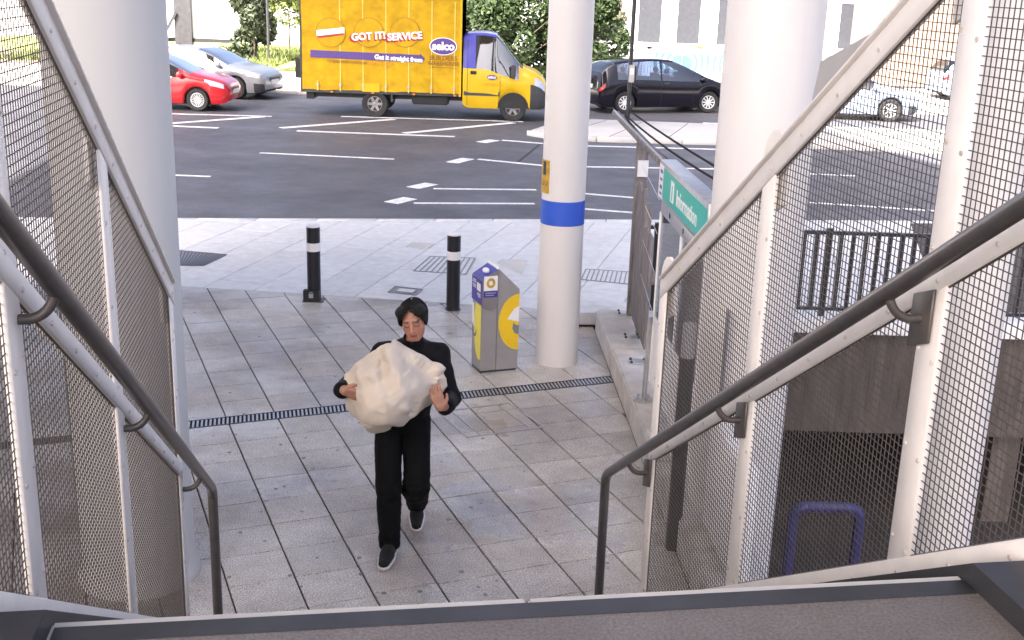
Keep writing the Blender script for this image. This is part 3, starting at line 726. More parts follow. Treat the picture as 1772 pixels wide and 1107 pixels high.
def frame(o, xa, ya):
    xa, ya = Vector(xa).normalized(), Vector(ya).normalized(); za = xa.cross(ya)
    return Matrix(((xa.x, ya.x, za.x, o[0]), (xa.y, ya.y, za.y, o[1]), (xa.z, ya.z, za.z, o[2]), (0, 0, 0, 1)))
mb = MB(); mb.box((1.325, 7.825, .26), (1.62, 7.855, 1.95)); mb.build('end_panel', 'white_paint', ki)
kbox(6.2, 7.10, -.06, .04, .26, 1.02, 'cabinet', 'white_paint', .008)
text('Information', .175, frame(KP(9.02, .0045, 2.045), -KD, (0, 0, 1)), 'white_paint', 'lettering', hd, bold=.003)
mb = MB(); mb.prism([KP(9.28, .0045, 2.03), KP(9.13, .0045, 2.03), KP(9.13, .0045, 2.20), KP(9.28, .0045, 2.20)], KN * .0015); ib = mb.build('info_square', 'white_paint', hd)
text('i', .17, frame(KP(9.225, .0062, 2.05), -KD, (0, 0, 1)), 'teal', 'lettering', hd, bold=.006)
# slim marker post by the kiosk
mk = root('marker_post', G((1130, 690), .25), 0, 'thin silver pole standing between kiosk foot and cream screen', 'pole')
a = G((1124, 760), .25); mb = MB(); mb.tube([(a.x + .02, a.y, .25), (a.x + .02, a.y, 1.0)], .012, 10); mb.build('shaft', 'galv', mk, smooth=50)
mb = MB(); mb.lathe([(.016, 0), (.018, .02), (.012, .035)], (a.x + .02, a.y, 1.0), 10); mb.build('cap', 'white_paint', mk, smooth=60)

# black railing on the coping
rl = root('black_railing', (4, 12.72, .13), 0, 'black vertical-bar railing on the white coping above the yard', 'railing')
mb = MB(); mb.box((1.5, 12.69, 1.08), (15, 12.75, 1.12)); mb.build('top_rail', 'black_gloss', rl)
mb = MB(); mb.box((1.5, 12.69, .20), (15, 12.75, .235)); mb.build('bottom_rail', 'black_gloss', rl)
x = 1.6; k = 0
while x < 9.5:
    thick = k % 14 == 0; h = .032 if thick else .02
    mb = MB(); mb.box((x - h, 12.72 - h, .13 if thick else .235), (x + h, 12.72 + h, 1.15 if thick else 1.08)); mb.build('post' if thick else 'bar', 'black_gloss', rl)
    x += .138; k += 1
# blue hoop in the yard
hp = root('blue_hoop', at((1430, 1000), 10.8), 0, 'blue steel tube hoop stand in the dark lower yard', 'hoop stand')
zt = at((1430, 873), 10.8).z; x0, x1 = at((1372, 900), 10.8).x, at((1487, 900), 10.8).x
WM[hp.name] = Matrix.Translation(((x0 + x1) / 2, 10.8, -2.4)); hp.matrix_world = WM[hp.name]
pts = [Vector((x0, 10.8, -2.4)), Vector((x0, 10.8, zt - .16))]
for k in range(1, 7): a = math.pi / 2 * k / 6; pts.append(Vector((x0 + .13 * (1 - math.cos(a)), 10.8, zt - .16 + .13 * math.sin(a))))
for k in range(0, 7): a = math.pi / 2 * (1 - k / 6); pts.append(Vector((x1 - .13 * (1 - math.cos(a)), 10.8, zt - .16 + .13 * math.sin(a))))
pts.append(Vector((x1, 10.8, -2.4)))
mb = MB(); mb.tube(pts, .058, 12); mb.build('hoop', 'blue_hoop', hp, smooth=60)
for xx in (x0, x1):
    mb = MB(); mb.lathe([(.09, 0), (.09, .012), (.05, .014)], (xx, 10.8, -2.4), 16); mb.build('foot_plate', 'blue_hoop', hp)
# ================================================================== BOLLARDS AND BIN
def bollard(q, label, box=False, h=.905):
    p_ = G(q); x, y = p_.x, p_.y + .08
    b = root('bollard', (x, y, 0), 0, label, 'bollard', 'bollards along the pavement edge'); r = .079
    mb = MB(); mb.lathe([(r, 0), (r, .60)], (x, y, 0), 28); mb.build('tube', 'black_gloss', b, smooth=40)
    mb = MB(); mb.lathe([(r + .0015, .60), (r + .0015, .70)], (x, y, 0), 28); mb.build('reflective_band', 'white_paint', b, smooth=40)
    mb = MB(); mb.lathe([(r, .70), (r, h - .02)], (x, y, 0), 28); mb.build('upper_tube', 'black_gloss', b, smooth=40)
    mb = MB(); mb.lathe([(r + .003, h - .02), (r + .003, h - .006), (r - .01, h)], (x, y, 0), 28); mb.build('cap', 'white_paint', b, smooth=40)
    if box:
        mb = MB(); mb.box((x - .115, y - .10, 0), (x + .075, y - .02, .14)); bx = mb.build('lock_box', 'black', b, bevel=.005)
        mb = MB(); pts = [(x - .02 + .018 * math.cos(a), y - .108, .10 + .022 * math.sin(a)) for a in [k * math.pi / 8 for k in range(9)]]; mb.tube(pts, .005, 6); mb.box((x - .045, y - .118, .055), (x + .005, y - .10, .10)); mb.build('padlock', 'galv', bx)
        mb = MB(); mb.box((x - .125, y - .11, 0), (x + .12, y + .1, .006)); mb.build('floor_plate', 'dark_metal', b)
    else:
        mb = MB(); mb.lathe([(r + .012, 0), (r + .012, .012), (r, .016)], (x, y, 0), 28); mb.build('collar', 'dark_metal', b)
bollard((542, 522), 'black bollard with padlocked box at its foot and white band', True)
bollard((783, 538), 'plain black bollard with white band standing behind the litter bin', False)

BB = G((830, 646)); bu = Vector((.93, .367, 0)).normalized(); bv = Vector((-bu.y, bu.x, 0))
bn = root('litter_bin', BB + bu * .19 + bv * .12, 0, 'grey gabled litter bin with blue posters and yellow smiley discs', 'bin')
BW, BD = .395, .27
def BP(u, v, z): return BB + bu * u + bv * v + Vector((0, 0, z))
z1 = at((828, 484), BB.y).z; z2 = at((857, 464), BP(.165, 0, 0).y).z; z3 = at((893, 500), BP(BW, 0, 0).y).z
mb = MB(); mb.prism([BP(u, 0, z) for u, z in ((.168, .02), (BW, .02), (BW, z3), (.168, z2))], bv * BD); mb.build('body', 'grey_metal', bn, bevel=.004)
mb = MB(); mb.prism([BP(u, 0.004, z) for u, z in ((0.006, .02), (.165, .02), (.165, z2 - .01), (.006, z1 - .02))], bv * (BD - .004)); mb.build('door', 'grey_metal', bn, bevel=.004)
mb = MB(); mb.prism([BP(u, .01, z) for u, z in ((.01, 0), (BW - .01, 0), (BW - .01, .021), (.01, .021))], bv * (BD - .02)); mb.build('skirt', 'dark_metal', bn)
zh = .70
hp_ = [(0, z1), (.167, z2)] + [(.167, zh)] + [(.085 + .082 * math.cos(a), zh - .055 * math.sin(a)) for a in [math.pi * k / 10 for k in range(1, 10)]] + [(0, zh)]
mb = MB(); mb.prism([BP(u, -.02, z) for u, z in hp_], bv * (BD + .03)); he = mb.build('hood', 'bin_hood', bn, bevel=.004)
sl = Vector(BP(.167, 0, z2) - BP(0, 0, z1)); sn = sl.cross(bv).normalized(); sn = sn if sn.z > 0 else -sn
mb = MB(); a = BP(.004, -.012, z1) + sn * .0012; mb.prism([a, a + sl * .93, a + sl * .93 + bv * (BD + .01), a + bv * (BD + .01)], sn * .002); mb.build('blue_label', 'bin_blue', he)
mb = MB(); a = BP(.15, -.02, z2 - .008) + sn * .003; mb.prism([a, a + bu * .03, a + bu * .03 + bv * (BD + .03), a + bv * (BD + .03)], (0, 0, .012)); mb.build('ridge_cap', 'white_paint', he)
c = BP(.085, .10, (z1 + z2) / 2) + sn * .004
mb = MB(); mb.prism([c + bv * (.062 * math.cos(a)) + sl.normalized() * (.03 * math.sin(a)) for a in [k * math.pi / 8 for k in range(16)]], sn * .026); mb.build('flap_knob', 'white_paint', he, bevel=.006)
# posters on the left face
def lface(v0, v1, za, zb, name, mat, off=.0015, par=he):
    mb = MB(); mb.prism([BP(-off, v0, za), BP(-off, v1, za), BP(-off, v1, zb), BP(-off, v0, zb)], bu * -.0012); return mb.build(name, mat, par)
lface(-.015, BD + .005, .70, z1 - .012, 'blue_poster', 'bin_blue'); lface(.02, .125, .82, z1 - .05, 'white_notice', 'white_paint', .003)
mb = MB()
for (v0, v1, z, h) in [(.15, .26, 1.06, .022), (.15, .24, 1.02, .022), (.15, .27, .98, .02), (.15, .25, .94, .01), (.15, .26, .92, .01), (.15, .24, .90, .01), (.15, .255, .88, .01), (.02, .11, .79, .008), (.02, .12, .775, .008), (.02, .09, .76, .008), (.15, .25, .85, .01), (.15, .24, .83, .01)]:
    if z < z1 - .03: mb.prism([BP(-.003, v0, z), BP(-.003, v1, z), BP(-.003, v1, z + h), BP(-.003, v0, z + h)], bu * -.0008)
mb.build('poster_print', 'white_paint', he)
mb = MB()
for z in (1.0, .95, .90): mb.prism([BP(-.0045, .06, z), BP(-.0045, .11, z), BP(-.0045, .11, z + .008), BP(-.0045, .06, z + .008)], bu * -.0008)
mb.build('notice_print', 'ink_grey', he)
# notice on the hood front
def fface(u0, u1, za, zb, name, mat, off, par): 
    mb = MB(); mb.prism([BP(u0, -off, za), BP(u1, -off, za), BP(u1, -off, zb), BP(u0, -off, zb)], bv * -.0012); return mb.build(name, mat, par)
fface(.015, .155, .84, .985, 'front_notice', 'white_paint', .0215, he); fface(.015, .155, .775, .837, 'front_caption', 'bin_blue', .0215, he)
mb = MB(); mb.prism([BP(.085 + .045 * math.cos(a), -.0235, .915 + .05 * math.sin(a)) for a in [k * math.pi / 12 for k in range(24)]], bv * -.001); mb.build('round_emblem', 'sign_yellow', he)
mb = MB(); mb.prism([BP(.085 + .02 * math.cos(a), -.025, .915 + .024 * math.sin(a)) for a in [k * math.pi / 8 for k in range(16)]], bv * -.001); mb.build('emblem_centre', 'white_paint', he)
mb = MB()
for u0, u1, z in ((.03, .14, .812), (.03, .12, .79)): mb.prism([BP(u0, -.0235, z), BP(u1, -.0235, z), BP(u1, -.0235, z + .01), BP(u0, -.0235, z + .01)], bv * -.0008)
mb.build('caption_print', 'galv', he)
# smiley discs (flat print): front right and left face
def disc(cu, cz, ru, rz, lim, fn, name, mat, off, par, extra=None):
    pts = [(cu + ru * math.cos(a), cz + rz * math.sin(a)) for a in [k * math.pi / 32 for k in range(64)]]
    pts = clip(pts, 1, 0, lim[1]); pts = clip(pts, -1, 0, -lim[0]); pts = clip(pts, 0, 1, lim[3]); pts = clip(pts, 0, -1, -lim[2])
    mb = MB(); mb.prism([fn(a, b, off) for a, b in pts], fn(0, 0, off + .001) - fn(0, 0, off)); return mb.build(name, mat, par)
FF = lambda a, b, o: BP(a, -o, b)
LF = lambda a, b, o: BP(.006 - o, a, b)
disc(BW + .0, .50, .212, .285, (.172, BW - .001, .03, .84), FF, 'smiley_disc', 'bin_yellow', .001, bn)
mb = MB(); mb.prism([BP(u, -.0025, z) for u, z in ((BW - .001, .50), (BW - .125, .535), (BW - .05, .64), (BW - .001, .66))], bv * -.001); mb.build('smiley_eye', 'white_paint', bn)
mb = MB(); mb.prism([BP(u, -.003, z) for u, z in ((BW - .001, .37), (BW - .04, .385), (BW - .066, .43), (BW - .06, .50), (BW - .03, .47), (BW - .001, .465))], bv * -.001); mb.build('smiley_mouth', 'ink_grey', bn)
disc(.06, .46, .145, .335, (.012, BD - .005, .03, .68), LF, 'smiley_disc', 'bin_yellow2', .001, bn)
mb = MB(); mb.prism([LF(v, z, .0025) for v, z in ((.19, .42), (.26, .45), (.262, .66), (.215, .66))], bu * -.001); mb.build('smiley_eye', 'white_paint', bn)
pts = [LF(.195 + .065 * math.cos(a), .40 + .075 * math.sin(a), .0025) for a in [math.pi + math.pi * k / 12 for k in range(13)]]; pin = [LF(.195 + .052 * math.cos(a), .415 + .06 * math.sin(a), .0025) for a in [math.pi + math.pi * k / 12 for k in range(12, -1, -1)]]
mb = MB(); mb.prism(pts + pin, bu * -.001); mb.build('smiley_mouth', 'ink_grey', bn)

# ================================================================== VEHICLES
def pchip(xs, ys, x):
    xs, ys = np.array(xs, float), np.array(ys, float); h = np.diff(xs); d = np.diff(ys) / h; m = np.zeros(len(xs))
    m[0], m[-1] = d[0], d[-1]
    for i in range(1, len(xs) - 1): m[i] = 0 if d[i - 1] * d[i] <= 0 else 2 * d[i - 1] * d[i] / (d[i - 1] + d[i])
    x = np.clip(x, xs[0], xs[-1]); i = np.clip(np.searchsorted(xs, x) - 1, 0, len(h) - 1); t = (x - xs[i]) / h[i]
    return (1 + 2 * t) * (1 - t) ** 2 * ys[i] + t * (1 - t) ** 2 * h[i] * m[i] + t * t * (3 - 2 * t) * ys[i + 1] + t * t * (t - 1) * h[i] * m[i + 1]
class Shell:
    """lofted vehicle body, x forward, y left, z up"""
    ROWS = 12
    def __init__(s, L, W, zt, zb, wheels, wr, zs=.2, tumble=.80, plan=None, arch=1.16, flat=False):
        s.L, s.W = L, W; s.zt_, s.zb_, s.wheels, s.wr, s.zs, s.tumble, s.arch, s.flat = zt, zb, wheels, wr, zs, tumble, arch, flat
        s.plan = plan or [(0, .84), (.06, .92), (.25, .975), (.9, 1), (L - 1.2, 1), (L - .5, .96), (L - .2, .88), (L - .06, .78), (L, .70)]
        xs = set(np.round(np.arange(0, L + 1e-6, .055), 4)) | {0, L}
        for wx in wheels:
            for k in range(13): xs.add(round(float(wx + wr * arch * math.cos(math.pi * k / 12)), 4))
        s.xs = sorted(x for x in xs if 0 <= x <= L)
        s.rings = [s.ring(x) for x in s.xs]
    def ring(s, x):
        zt = float(pchip(*zip(*s.zt_), x)); zb = min(float(pchip(*zip(*s.zb_), x)), zt - .02); w_ = s.W / 2 * float(pchip(*zip(*s.plan), x))
        zl = s.zs + .10 * max(0, (x - (s.L - .25)) / .25) ** 2 + .10 * max(0, (.2 - x) / .2) ** 2
        for wx in s.wheels:
            d = abs(x - wx); ra = s.wr * s.arch
            if d < ra: zl = max(zl, s.wr + math.sqrt(max(0, ra * ra - d * d)) * 1.0)
        zl = min(zl, zb - .06)
        g = min(1, max(0, (zt - zb - .05) / .35)); ze = zt - (.03 + .045 * g); ze = max(ze, zb + .008)
        wg = w_ * (.86 + (s.tumble - .86) * g); a = .97
        R_ = [(w_ * .93, zl), (w_ * .985, zl + .18 * (zb - zl)), (w_, zl + .5 * (zb - zl)), (w_ * .995, zl + .8 * (zb - zl)), (w_ * a, zb)]
        for t in (.33, .66, 1.0): R_.append((w_ * a + (wg - w_ * a) * t ** 1.15, zb + (ze - zb) * t))
        R_ += [(wg * .93, ze + (zt - ze) * .55), (wg * .7, ze + (zt - ze) * .88), (wg * .35, ze + (zt - ze) * .98), (0, zt)]
        return [(x, y, z) for y, z in R_]
    def p(s, x, row):
        i = int(np.clip(np.searchsorted(s.xs, x) - 1, 0, len(s.xs) - 2)); t = (x - s.xs[i]) / (s.xs[i + 1] - s.xs[i]); k = min(int(row), 10); f = row - k
        A = lambda rg: Vector(rg[k]).lerp(Vector(rg[k + 1]), f)
        return A(s.rings[i]).lerp(A(s.rings[i + 1]), t)
    def faces(s):
        for i in range(len(s.xs) - 1):
            xm = (s.xs[i] + s.xs[i + 1]) / 2
            for k in range(11):
                for sd in (1, -1):
                    q = [s.rings[i][k], s.rings[i + 1][k], s.rings[i + 1][k + 1], s.rings[i][k + 1]]; yield xm, k, sd, [(a, b * sd, c) for a, b, c in q]
def wheel(parent, x, y, r, w_, side, X, tyre='rubber', rim='alloy', spokes=10, steer=0., hubr=.62, spw=.03):
    """side -1: outer face towards -y"""
    wo = root('wheel', (0, 0, 0)); wo.parent = parent; wo.matrix_world = Matrix.Identity(4)
    Xl = Matrix.Translation((x, y, r)) @ Matrix.Rotation(steer, 4, 'Z') @ Matrix.Rotation(math.pi / 2 if side < 0 else -math.pi / 2, 4, 'X')
    wo.matrix_parent_inverse = Matrix.Identity(4); wo.matrix_local = Matrix.Identity(4) if False else Xl
    WM[wo.name] = X @ Xl
    mb = MB(); h = w_ / 2; pr = [(hubr * r, -h), (r * .93, -h), (r, -h * .75), (r, h * .75), (r * .94, h), (r * .72, h), (hubr * r, h * .86)]
    mb.lathe(pr, n=36, caps=False); mb.build('tyre', tyre, wo, smooth=40, local=True)
    mb = MB(); R_ = hubr * r + .004
    mb.lathe([(R_, h * .86), (R_ - .012, h * .9), (R_ - .022, h * .6)], n=36, caps=False)
    mb.lathe([(.028, h * .55), (.045, h * .8), (.03, h * .86), (.001, h * .87)], n=16)
    for k in range(spokes):
        Z = Matrix.Rotation(2 * math.pi * k / spokes, 4, 'Z'); mb.prism([Z @ Vector(q) for q in ((.03, -spw / 2, h * .62), (R_ - .012, -spw / 2 * .8, h * .70), (R_ - .012, spw / 2 * .8, h * .70), (.03, spw / 2, h * .62))], (0, 0, .02))
    mb.build('rim', rim, wo, smooth=40, local=True)
    mb = MB(); mb.lathe([(R_ - .005, h * .3), (.001, h * .32)], n=24); mb.build('brake_disc', 'dark_metal', wo, local=True)
    return wo
pm('alloy', (.62, .62, .63), .35, metal=.6, var=.06); pm('alloy_dark', (.25, .24, .24), .45, metal=.4, var=.15); pm('hubcap', (.78, .78, .8), .35, metal=.2, var=.04)
pm('paint_red', (.52, .010, .016), .28, var=.04, coat=.8); pm('paint_silver', (.36, .375, .41), .3, metal=.35, var=.04, coat=.7); pm('paint_navy', (.006, .005, .011), .09, var=.15)
pm('paint_blue_grey', (.36, .42, .56), .3, metal=.3, var=.05, coat=.7); pm('paint_yellow', (.60, .385, .006), .4, spec=.3, var=.06, coat=.4, scale=2); pm('paint_blue', (.05, .05, .36), .35, var=.06, coat=.4)
pm('curtain', (.50, .30, .008), .6, spec=.2, var=.19, scale=3.2, detail=8, bump=.12, bscale=3, streak=(1, 1, 1.4)); pm('curtain_pale', (.66, .52, .10), .5, var=.1)
pm('purple', (.085, .045, .22), .45, var=.08); pm('brown_ink', (.28, .12, .01), .5, var=.1); pm('orange_ink', (.72, .30, .01), .5, var=.1); pm('red_ink', (.35, .02, .02), .5, var=.1)
pm('plastic', (.045, .045, .05), .55, var=.15); pm('lamp_clear', (.42, .47, .55), .12, var=.1, coat=1); pm('lamp_amber', (.6, .2, .02), .2, var=.05); pm('lamp_red', (.35, .01, .01), .2, var=.05)
pm('plate_white', (.8, .8, .78), .4, var=.03); pm('seat_cloth', (.05, .05, .055), .9, var=.2)

def make_car(name, label, loc, heading, L, W, zt, zb, wx, wr, ws, wins, paint, glass_='car_glass', rim='alloy', spokes=10, steer=0., lamp=(.62, .16), grille='plastic', seams=(), spw=.03, roofx=(1.0, 2.4), intake=True, group='cars on the road'):
    ro = root(name, loc, heading, label, 'car', group); X = WM[ro.name]
    S = Shell(L, W, zt, zb, wx, wr)
    parts = {}
    def cls(xm, k, sd):
        if k in (4, 5, 6):
            for i, (a, b) in enumerate(wins):
                if a < xm < b and S.p(xm, 7).z - S.p(xm, 4).z > .10: return ('side_window', i, sd)
        if k >= 7 and ws[0] < xm < ws[1]: return ('windscreen', 0, 0)
        if intake and k in (0, 1) and L - .30 < xm < L - .05: return ('side_intake', 0, sd)
        if k >= 7 and ws[2] < xm < ws[3]: return ('rear_window', 0, 0)
        if k in (3, 4) and L - lamp[0] < xm < L - lamp[1]: return ('headlight', 0, sd)
        if k == 3 and .02 < xm < .16: return ('tail_light', 0, sd)
        return ('body', 0, 0)
    for xm, k, sd, q in S.faces(): parts.setdefault(cls(xm, k, sd), MB()).add(q, [(0, 1, 2, 3)])
    b = parts[('body', 0, 0)]
    for rg, fl in ((S.rings[0], 0), (S.rings[-1], 1)):
        poly = [Vector(q) for q in rg] + [Vector((q[0], -q[1], q[2])) for q in rg[-2::-1]]; b.add(poly, [list(range(len(poly)))])
    mt = {'side_intake': 'plastic', 'side_window': glass_, 'windscreen': 'windscreen_glass', 'rear_window': glass_, 'headlight': 'lamp_clear', 'tail_light': 'lamp_red', 'body': paint}
    body = None
    for key in sorted(parts, key=lambda k: k[0] != 'body'):
        mb = parts[key]
        bm = bmesh.new(); me = bpy.data.meshes.new(key[0]); me.from_pydata([tuple(v) for v in mb.v], [], mb.f); bm.from_mesh(me)
        bmesh.ops.remove_doubles(bm, verts=bm.verts, dist=.0008); bmesh.ops.recalc_face_normals(bm, faces=bm.faces)
        if key[0] == 'body':
            # make sure normals point outwards
            if sum(f.normal.z * f.calc_area() for f in bm.faces if f.calc_center_median().z > .9) < 0: bmesh.ops.reverse_faces(bm, faces=bm.faces)
        bm.to_mesh(me); bm.free(); me.materials.append(M[mt[key[0]]]); me.shade_smooth(); me.set_sharp_from_angle(angle=R(42))
        o = bpy.data.objects.new(key[0], me); COL.objects.link(o); o.parent = ro; WM[o.name] = X
        if key[0] == 'body': body = o
    # under-body, arch liners, seats
    mb = MB(); mb.box((.25, -W / 2 * .80, .17), (L - .3, W / 2 * .80, .45)); mb.build('underbody', 'black', ro, local=True)
    mb = MB()
    for x_ in wx:
        for sd in (1, -1): mb.box((x_ - wr * 1.12, sd * W * .34 - .11, .25), (x_ + wr * 1.12, sd * W * .34 + .11, wr * 2.05))
    mb.build('arch_liner', 'black', ro, local=True)
    mb = MB()
    for x_ in roofx:
        for sd in (1, -1):
            mb.box((x_ - .05, sd * .36 - .23, .45), (x_ + .10, sd * .36 + .23, 1.08)); mb.box((x_, sd * .36 - .12, 1.1), (x_ + .08, sd * .36 + .12, 1.26))
    mb.build('seats', 'seat_cloth', ro, bevel=.03, local=True)
    for x_ in wx:
        for sd in (1, -1): wheel(ro, x_, sd * (W / 2 * .93 - .09), wr, .2, sd, X, rim=rim, spokes=spokes, steer=(steer if x_ > L / 2 else 0), spw=spw)
    # grille, intake, plate
    f = S.p(L - .03, 3)
    mb = MB(); mb.box((L - .05, -W * .2, f.z - .02), (L + .012, W * .2, f.z + .07)); mb.build('grille', grille, ro, bevel=.01, local=True)
    mb = MB(); mb.box((L - .10, -W * .30, .30), (L - .012, W * .30, .42)); mb.build('lower_intake', 'plastic', ro, bevel=.02, local=True)
    mb = MB(); mb.box((L - .03, -.26, .46), (L + .02, .26, .57)); mb.build('number_plate', 'plate_white', ro, local=True)
    mb = MB(); mb.box((-.012, -.26, .70), (.03, .26, .81)); mb.build('number_plate', 'plate_white', ro, local=True)
    # mirrors, handles, seams
    mx = ws[1] - .22
    for sd in (1, -1):
        q = S.p(mx, 4.3); mb = MB(); mb.lathe([(.02, -.08), (.075, -.06), (.085, 0), (.075, .06), (.02, .08)], n=12, X=Matrix.Translation((q.x - .03, sd * (q.y + .09), q.z + .05)) @ Matrix.Rotation(math.pi / 2, 4, 'X')); mb.box((q.x - .04, min(sd * (q.y - .03), sd * (q.y + .06)), q.z), (q.x + .01, max(sd * (q.y - .03), sd * (q.y + .06)), q.z + .04)); mb.build('door_mirror', paint, ro, smooth=50, local=True)
        for xs_ in seams:
            pts = [S.p(xs_, r_) for r_ in np.arange(.3, 7.01, .5)]; pts = [Vector((v.x, sd * (v.y + .0005), v.z)) for v in pts]
            mb = MB(); mb.tube(pts, .006, 5); mb.build('door_seam', 'black', body, local=True)
        for xs_ in seams[:-1]:
            q = S.p(xs_ + .16, 3.55); mb = MB(); mb.cbox((q.x, sd * (q.y + .012), q.z), (.2, .03, .03)); mb.build('door_handle', paint, body, bevel=.008, local=True)
    return ro, S
# black people carrier across the island
make_car('people_carrier', 'glossy black people carrier turned beyond the traffic island', (2.05, 34.75, 0), R(20), 4.62, 1.775,
    [(0, .72), (.04, .98), (.18, 1.28), (.5, 1.46), (1.1, 1.55), (1.7, 1.575), (2.3, 1.55), (2.75, 1.42), (3.2, 1.22), (3.6, 1.04), (4.0, .92), (4.35, .82), (4.55, .72), (4.62, .62)],
    [(0, .70), (.3, .98), (1.2, .98), (2.4, .94), (3.2, .93), (3.7, .93), (4.2, .80), (4.5, .66), (4.62, .56)], (.82, 3.60), .315, (2.38, 3.58, .12, .5), [(.55, .98), (1.06, 1.92), (2.0, 3.0), (3.05, 3.32)],
    'paint_navy', 'car_glass_blue', rim='hubcap', spokes=10, steer=R(-14), lamp=(.5, .12), seams=(1.05, 1.96, 3.02), roofx=(1.2, 2.3))
# red hatchback, front end past the pier
make_car('red_hatchback', 'red hatchback waiting behind the grey concrete pier', (-11.85, 32.4, 0), R(-2), 4.03, 1.69,
    [(0, .8), (.05, 1.0), (.25, 1.35), (.7, 1.46), (1.4, 1.49), (2.0, 1.45), (2.4, 1.32), (2.8, 1.12), (3.08, 1.0), (3.4, .93), (3.75, .84), (3.95, .74), (4.03, .64)],
    [(0, .78), (.3, .95), (1.2, .92), (2.2, .87), (2.9, .90), (3.3, .86), (3.75, .77), (3.95, .68), (4.03, .58)], (.68, 3.19), .30, (2.02, 3.02, .08, .36), [(.5, 1.25), (1.33, 2.25), (2.32, 2.72)],
    'paint_red', rim='hubcap', spokes=18, lamp=(.62, .14), seams=(1.3, 2.55), spw=.014, intake=False, roofx=(.9, 1.9))
make_car('silver_hatchback', 'silver hatchback standing just beyond the red hatchback', (-11.55, 36.4, 0), R(-13), 4.26, 1.80,
    [(0, .8), (.05, 1.0), (.3, 1.32), (.8, 1.43), (1.5, 1.46), (2.1, 1.43), (2.5, 1.32), (2.9, 1.13), (3.2, 1.0), (3.6, .93), (3.95, .86), (4.18, .77), (4.26, .66)],
    [(0, .78), (.3, .98), (1.2, .95), (2.2, .90), (3.0, .92), (3.5, .86), (3.95, .79), (4.18, .70), (4.26, .60)], (.75, 3.37), .318, (2.12, 3.14, .08, .4), [(.45, .95), (1.02, 1.8), (1.88, 2.82)],
    'paint_silver', rim='alloy', spokes=5, spw=.05, lamp=(.62, .15), seams=(.98, 1.84, 2.85), roofx=(1.1, 2.0))
make_car('blue_grey_car', 'pale blue saloon driving in the sunlit lane seen through the mesh', (7.6, 35.35, 0), R(-3), 4.2, 1.78,
    [(0, .8), (.05, .95), (.3, 1.2), (.8, 1.42), (1.5, 1.46), (2.1, 1.43), (2.5, 1.32), (2.9, 1.13), (3.2, 1.0), (3.6, .93), (3.95, .84), (4.12, .74), (4.2, .64)],
    [(0, .78), (.3, .98), (1.2, .95), (2.2, .90), (3.0, .92), (3.5, .86), (3.95, .77), (4.12, .68), (4.2, .58)], (.75, 3.35), .325, (2.12, 3.1, .08, .4), [(.45, .95), (1.02, 1.8), (1.88, 2.82)],
    'paint_blue_grey', rim='alloy', spokes=10, lamp=(.62, .15), seams=(.98, 1.84, 2.85), roofx=(1.1, 2.0))
make_car('parked_car', 'distant grey-blue car parked before the tan wall', (14.6, 41.5, .09), R(4), 4.2, 1.78,
    [(0, .8), (.05, .95), (.3, 1.3), (.8, 1.5), (1.5, 1.55), (2.1, 1.5), (2.5, 1.36), (2.9, 1.15), (3.2, 1.02), (3.6, .95), (3.95, .84), (4.12, .66), (4.2, .52)],
    [(0, .78), (.3, .98), (1.2, .95), (2.2, .90), (3.0, .92), (3.5, .86), (3.95, .77), (4.12, .68), (4.2, .58)], (.75, 3.35), .325, (2.12, 3.1, .08, .4), [(.45, .95), (1.02, 1.8), (1.88, 2.82)],
    'paint_blue_grey', rim='alloy_dark', spokes=10, lamp=(.62, .15), roofx=(1.1, 2.0))

# ---- yellow curtain-side delivery truck
tk = root('delivery_truck', (-3.0, 32.5, 0), 0, 'yellow curtain-sided delivery truck with blue cab top', 'truck'); TX = WM[tk.name]
NY = 31.38                                           # near side
x0, x1 = -5.86, -1.56; zb_, zt_ = .70, 3.12
rows = []
rk = random.Random(5)
for i in range(23):
    z = zb_ + (zt_ - zb_) * i / 22; row = []
    for j in range(87):
        x = x0 + .02 + (x1 - x0 - .04) * j / 86; u = (x - x0) / .608; seam = abs(u - round(u)) < .03
        d = .012 * noise.noise(Vector((x * 1.6, z * 1.2, 3))) + .008 * noise.noise(Vector((x * 5, z * 3, 7))) * max(0, 1.4 - z) - (.006 if seam else 0)
        zz = z + (.035 * noise.noise(Vector((x * 2.2, 0, 1))) if i == 0 else 0)
        row.append((x, NY + d, zz))
    rows.append(row)
mb = MB(); mb.grid(rows); cur = mb.build('curtain', 'curtain', tk, smooth=60, recalc=False)

mb = MB(); mb.box((x0, NY + .03, zb_ + .02), (x1, 33.58, zt_)); mb.build('box_body', 'curtain', tk)
for xx, ww in ((x0, .05), (x1 - .06, .06)):
    mb = MB(); mb.box((xx, NY - .012, .62), (xx + ww, 33.6, zt_ + .05)); mb.build('corner_post', 'dark_metal' if xx == x0 else 'paint_yellow', tk, bevel=.008)
mb = MB(); mb.box((x0, NY - .02, zt_), (x1, 33.62, zt_ + .09)); mb.build('roof_rail', 'paint_yellow', tk, bevel=.01)
mb = MB(); mb.box((x0 + .02, NY + .02, .62), (x1, 33.56, .70)); mb.build('deck_sill', 'dark_metal', tk)
for k in range(7):
    x = x0 + .46 + k * .608
    mb = MB(); mb.box((x - .018, NY - .022, .68), (x + .018, NY - .012, .93)); st_ = mb.build('strap', 'curtain_pale', tk)
    mb = MB(); mb.box((x - .03, NY - .036, .80), (x + .03, NY - .02, .86)); mb.build('buckle', 'galv', st_, bevel=.004)
for k in range(1, 7):
    x = x0 + .46 + k * .608; mb = MB(); mb.box((x - .014, NY - .0085, .93), (x + .014, NY - .004, zt_ - .05)); mb.build('webbing', 'curtain_pale', tk)
mb = MB(); a = at((630, 155), NY).x; mb.box((a, NY - .02, .68), (a + .42, NY - .008, .90)); mb.build('patch', 'paint_yellow', tk)
mb = MB()
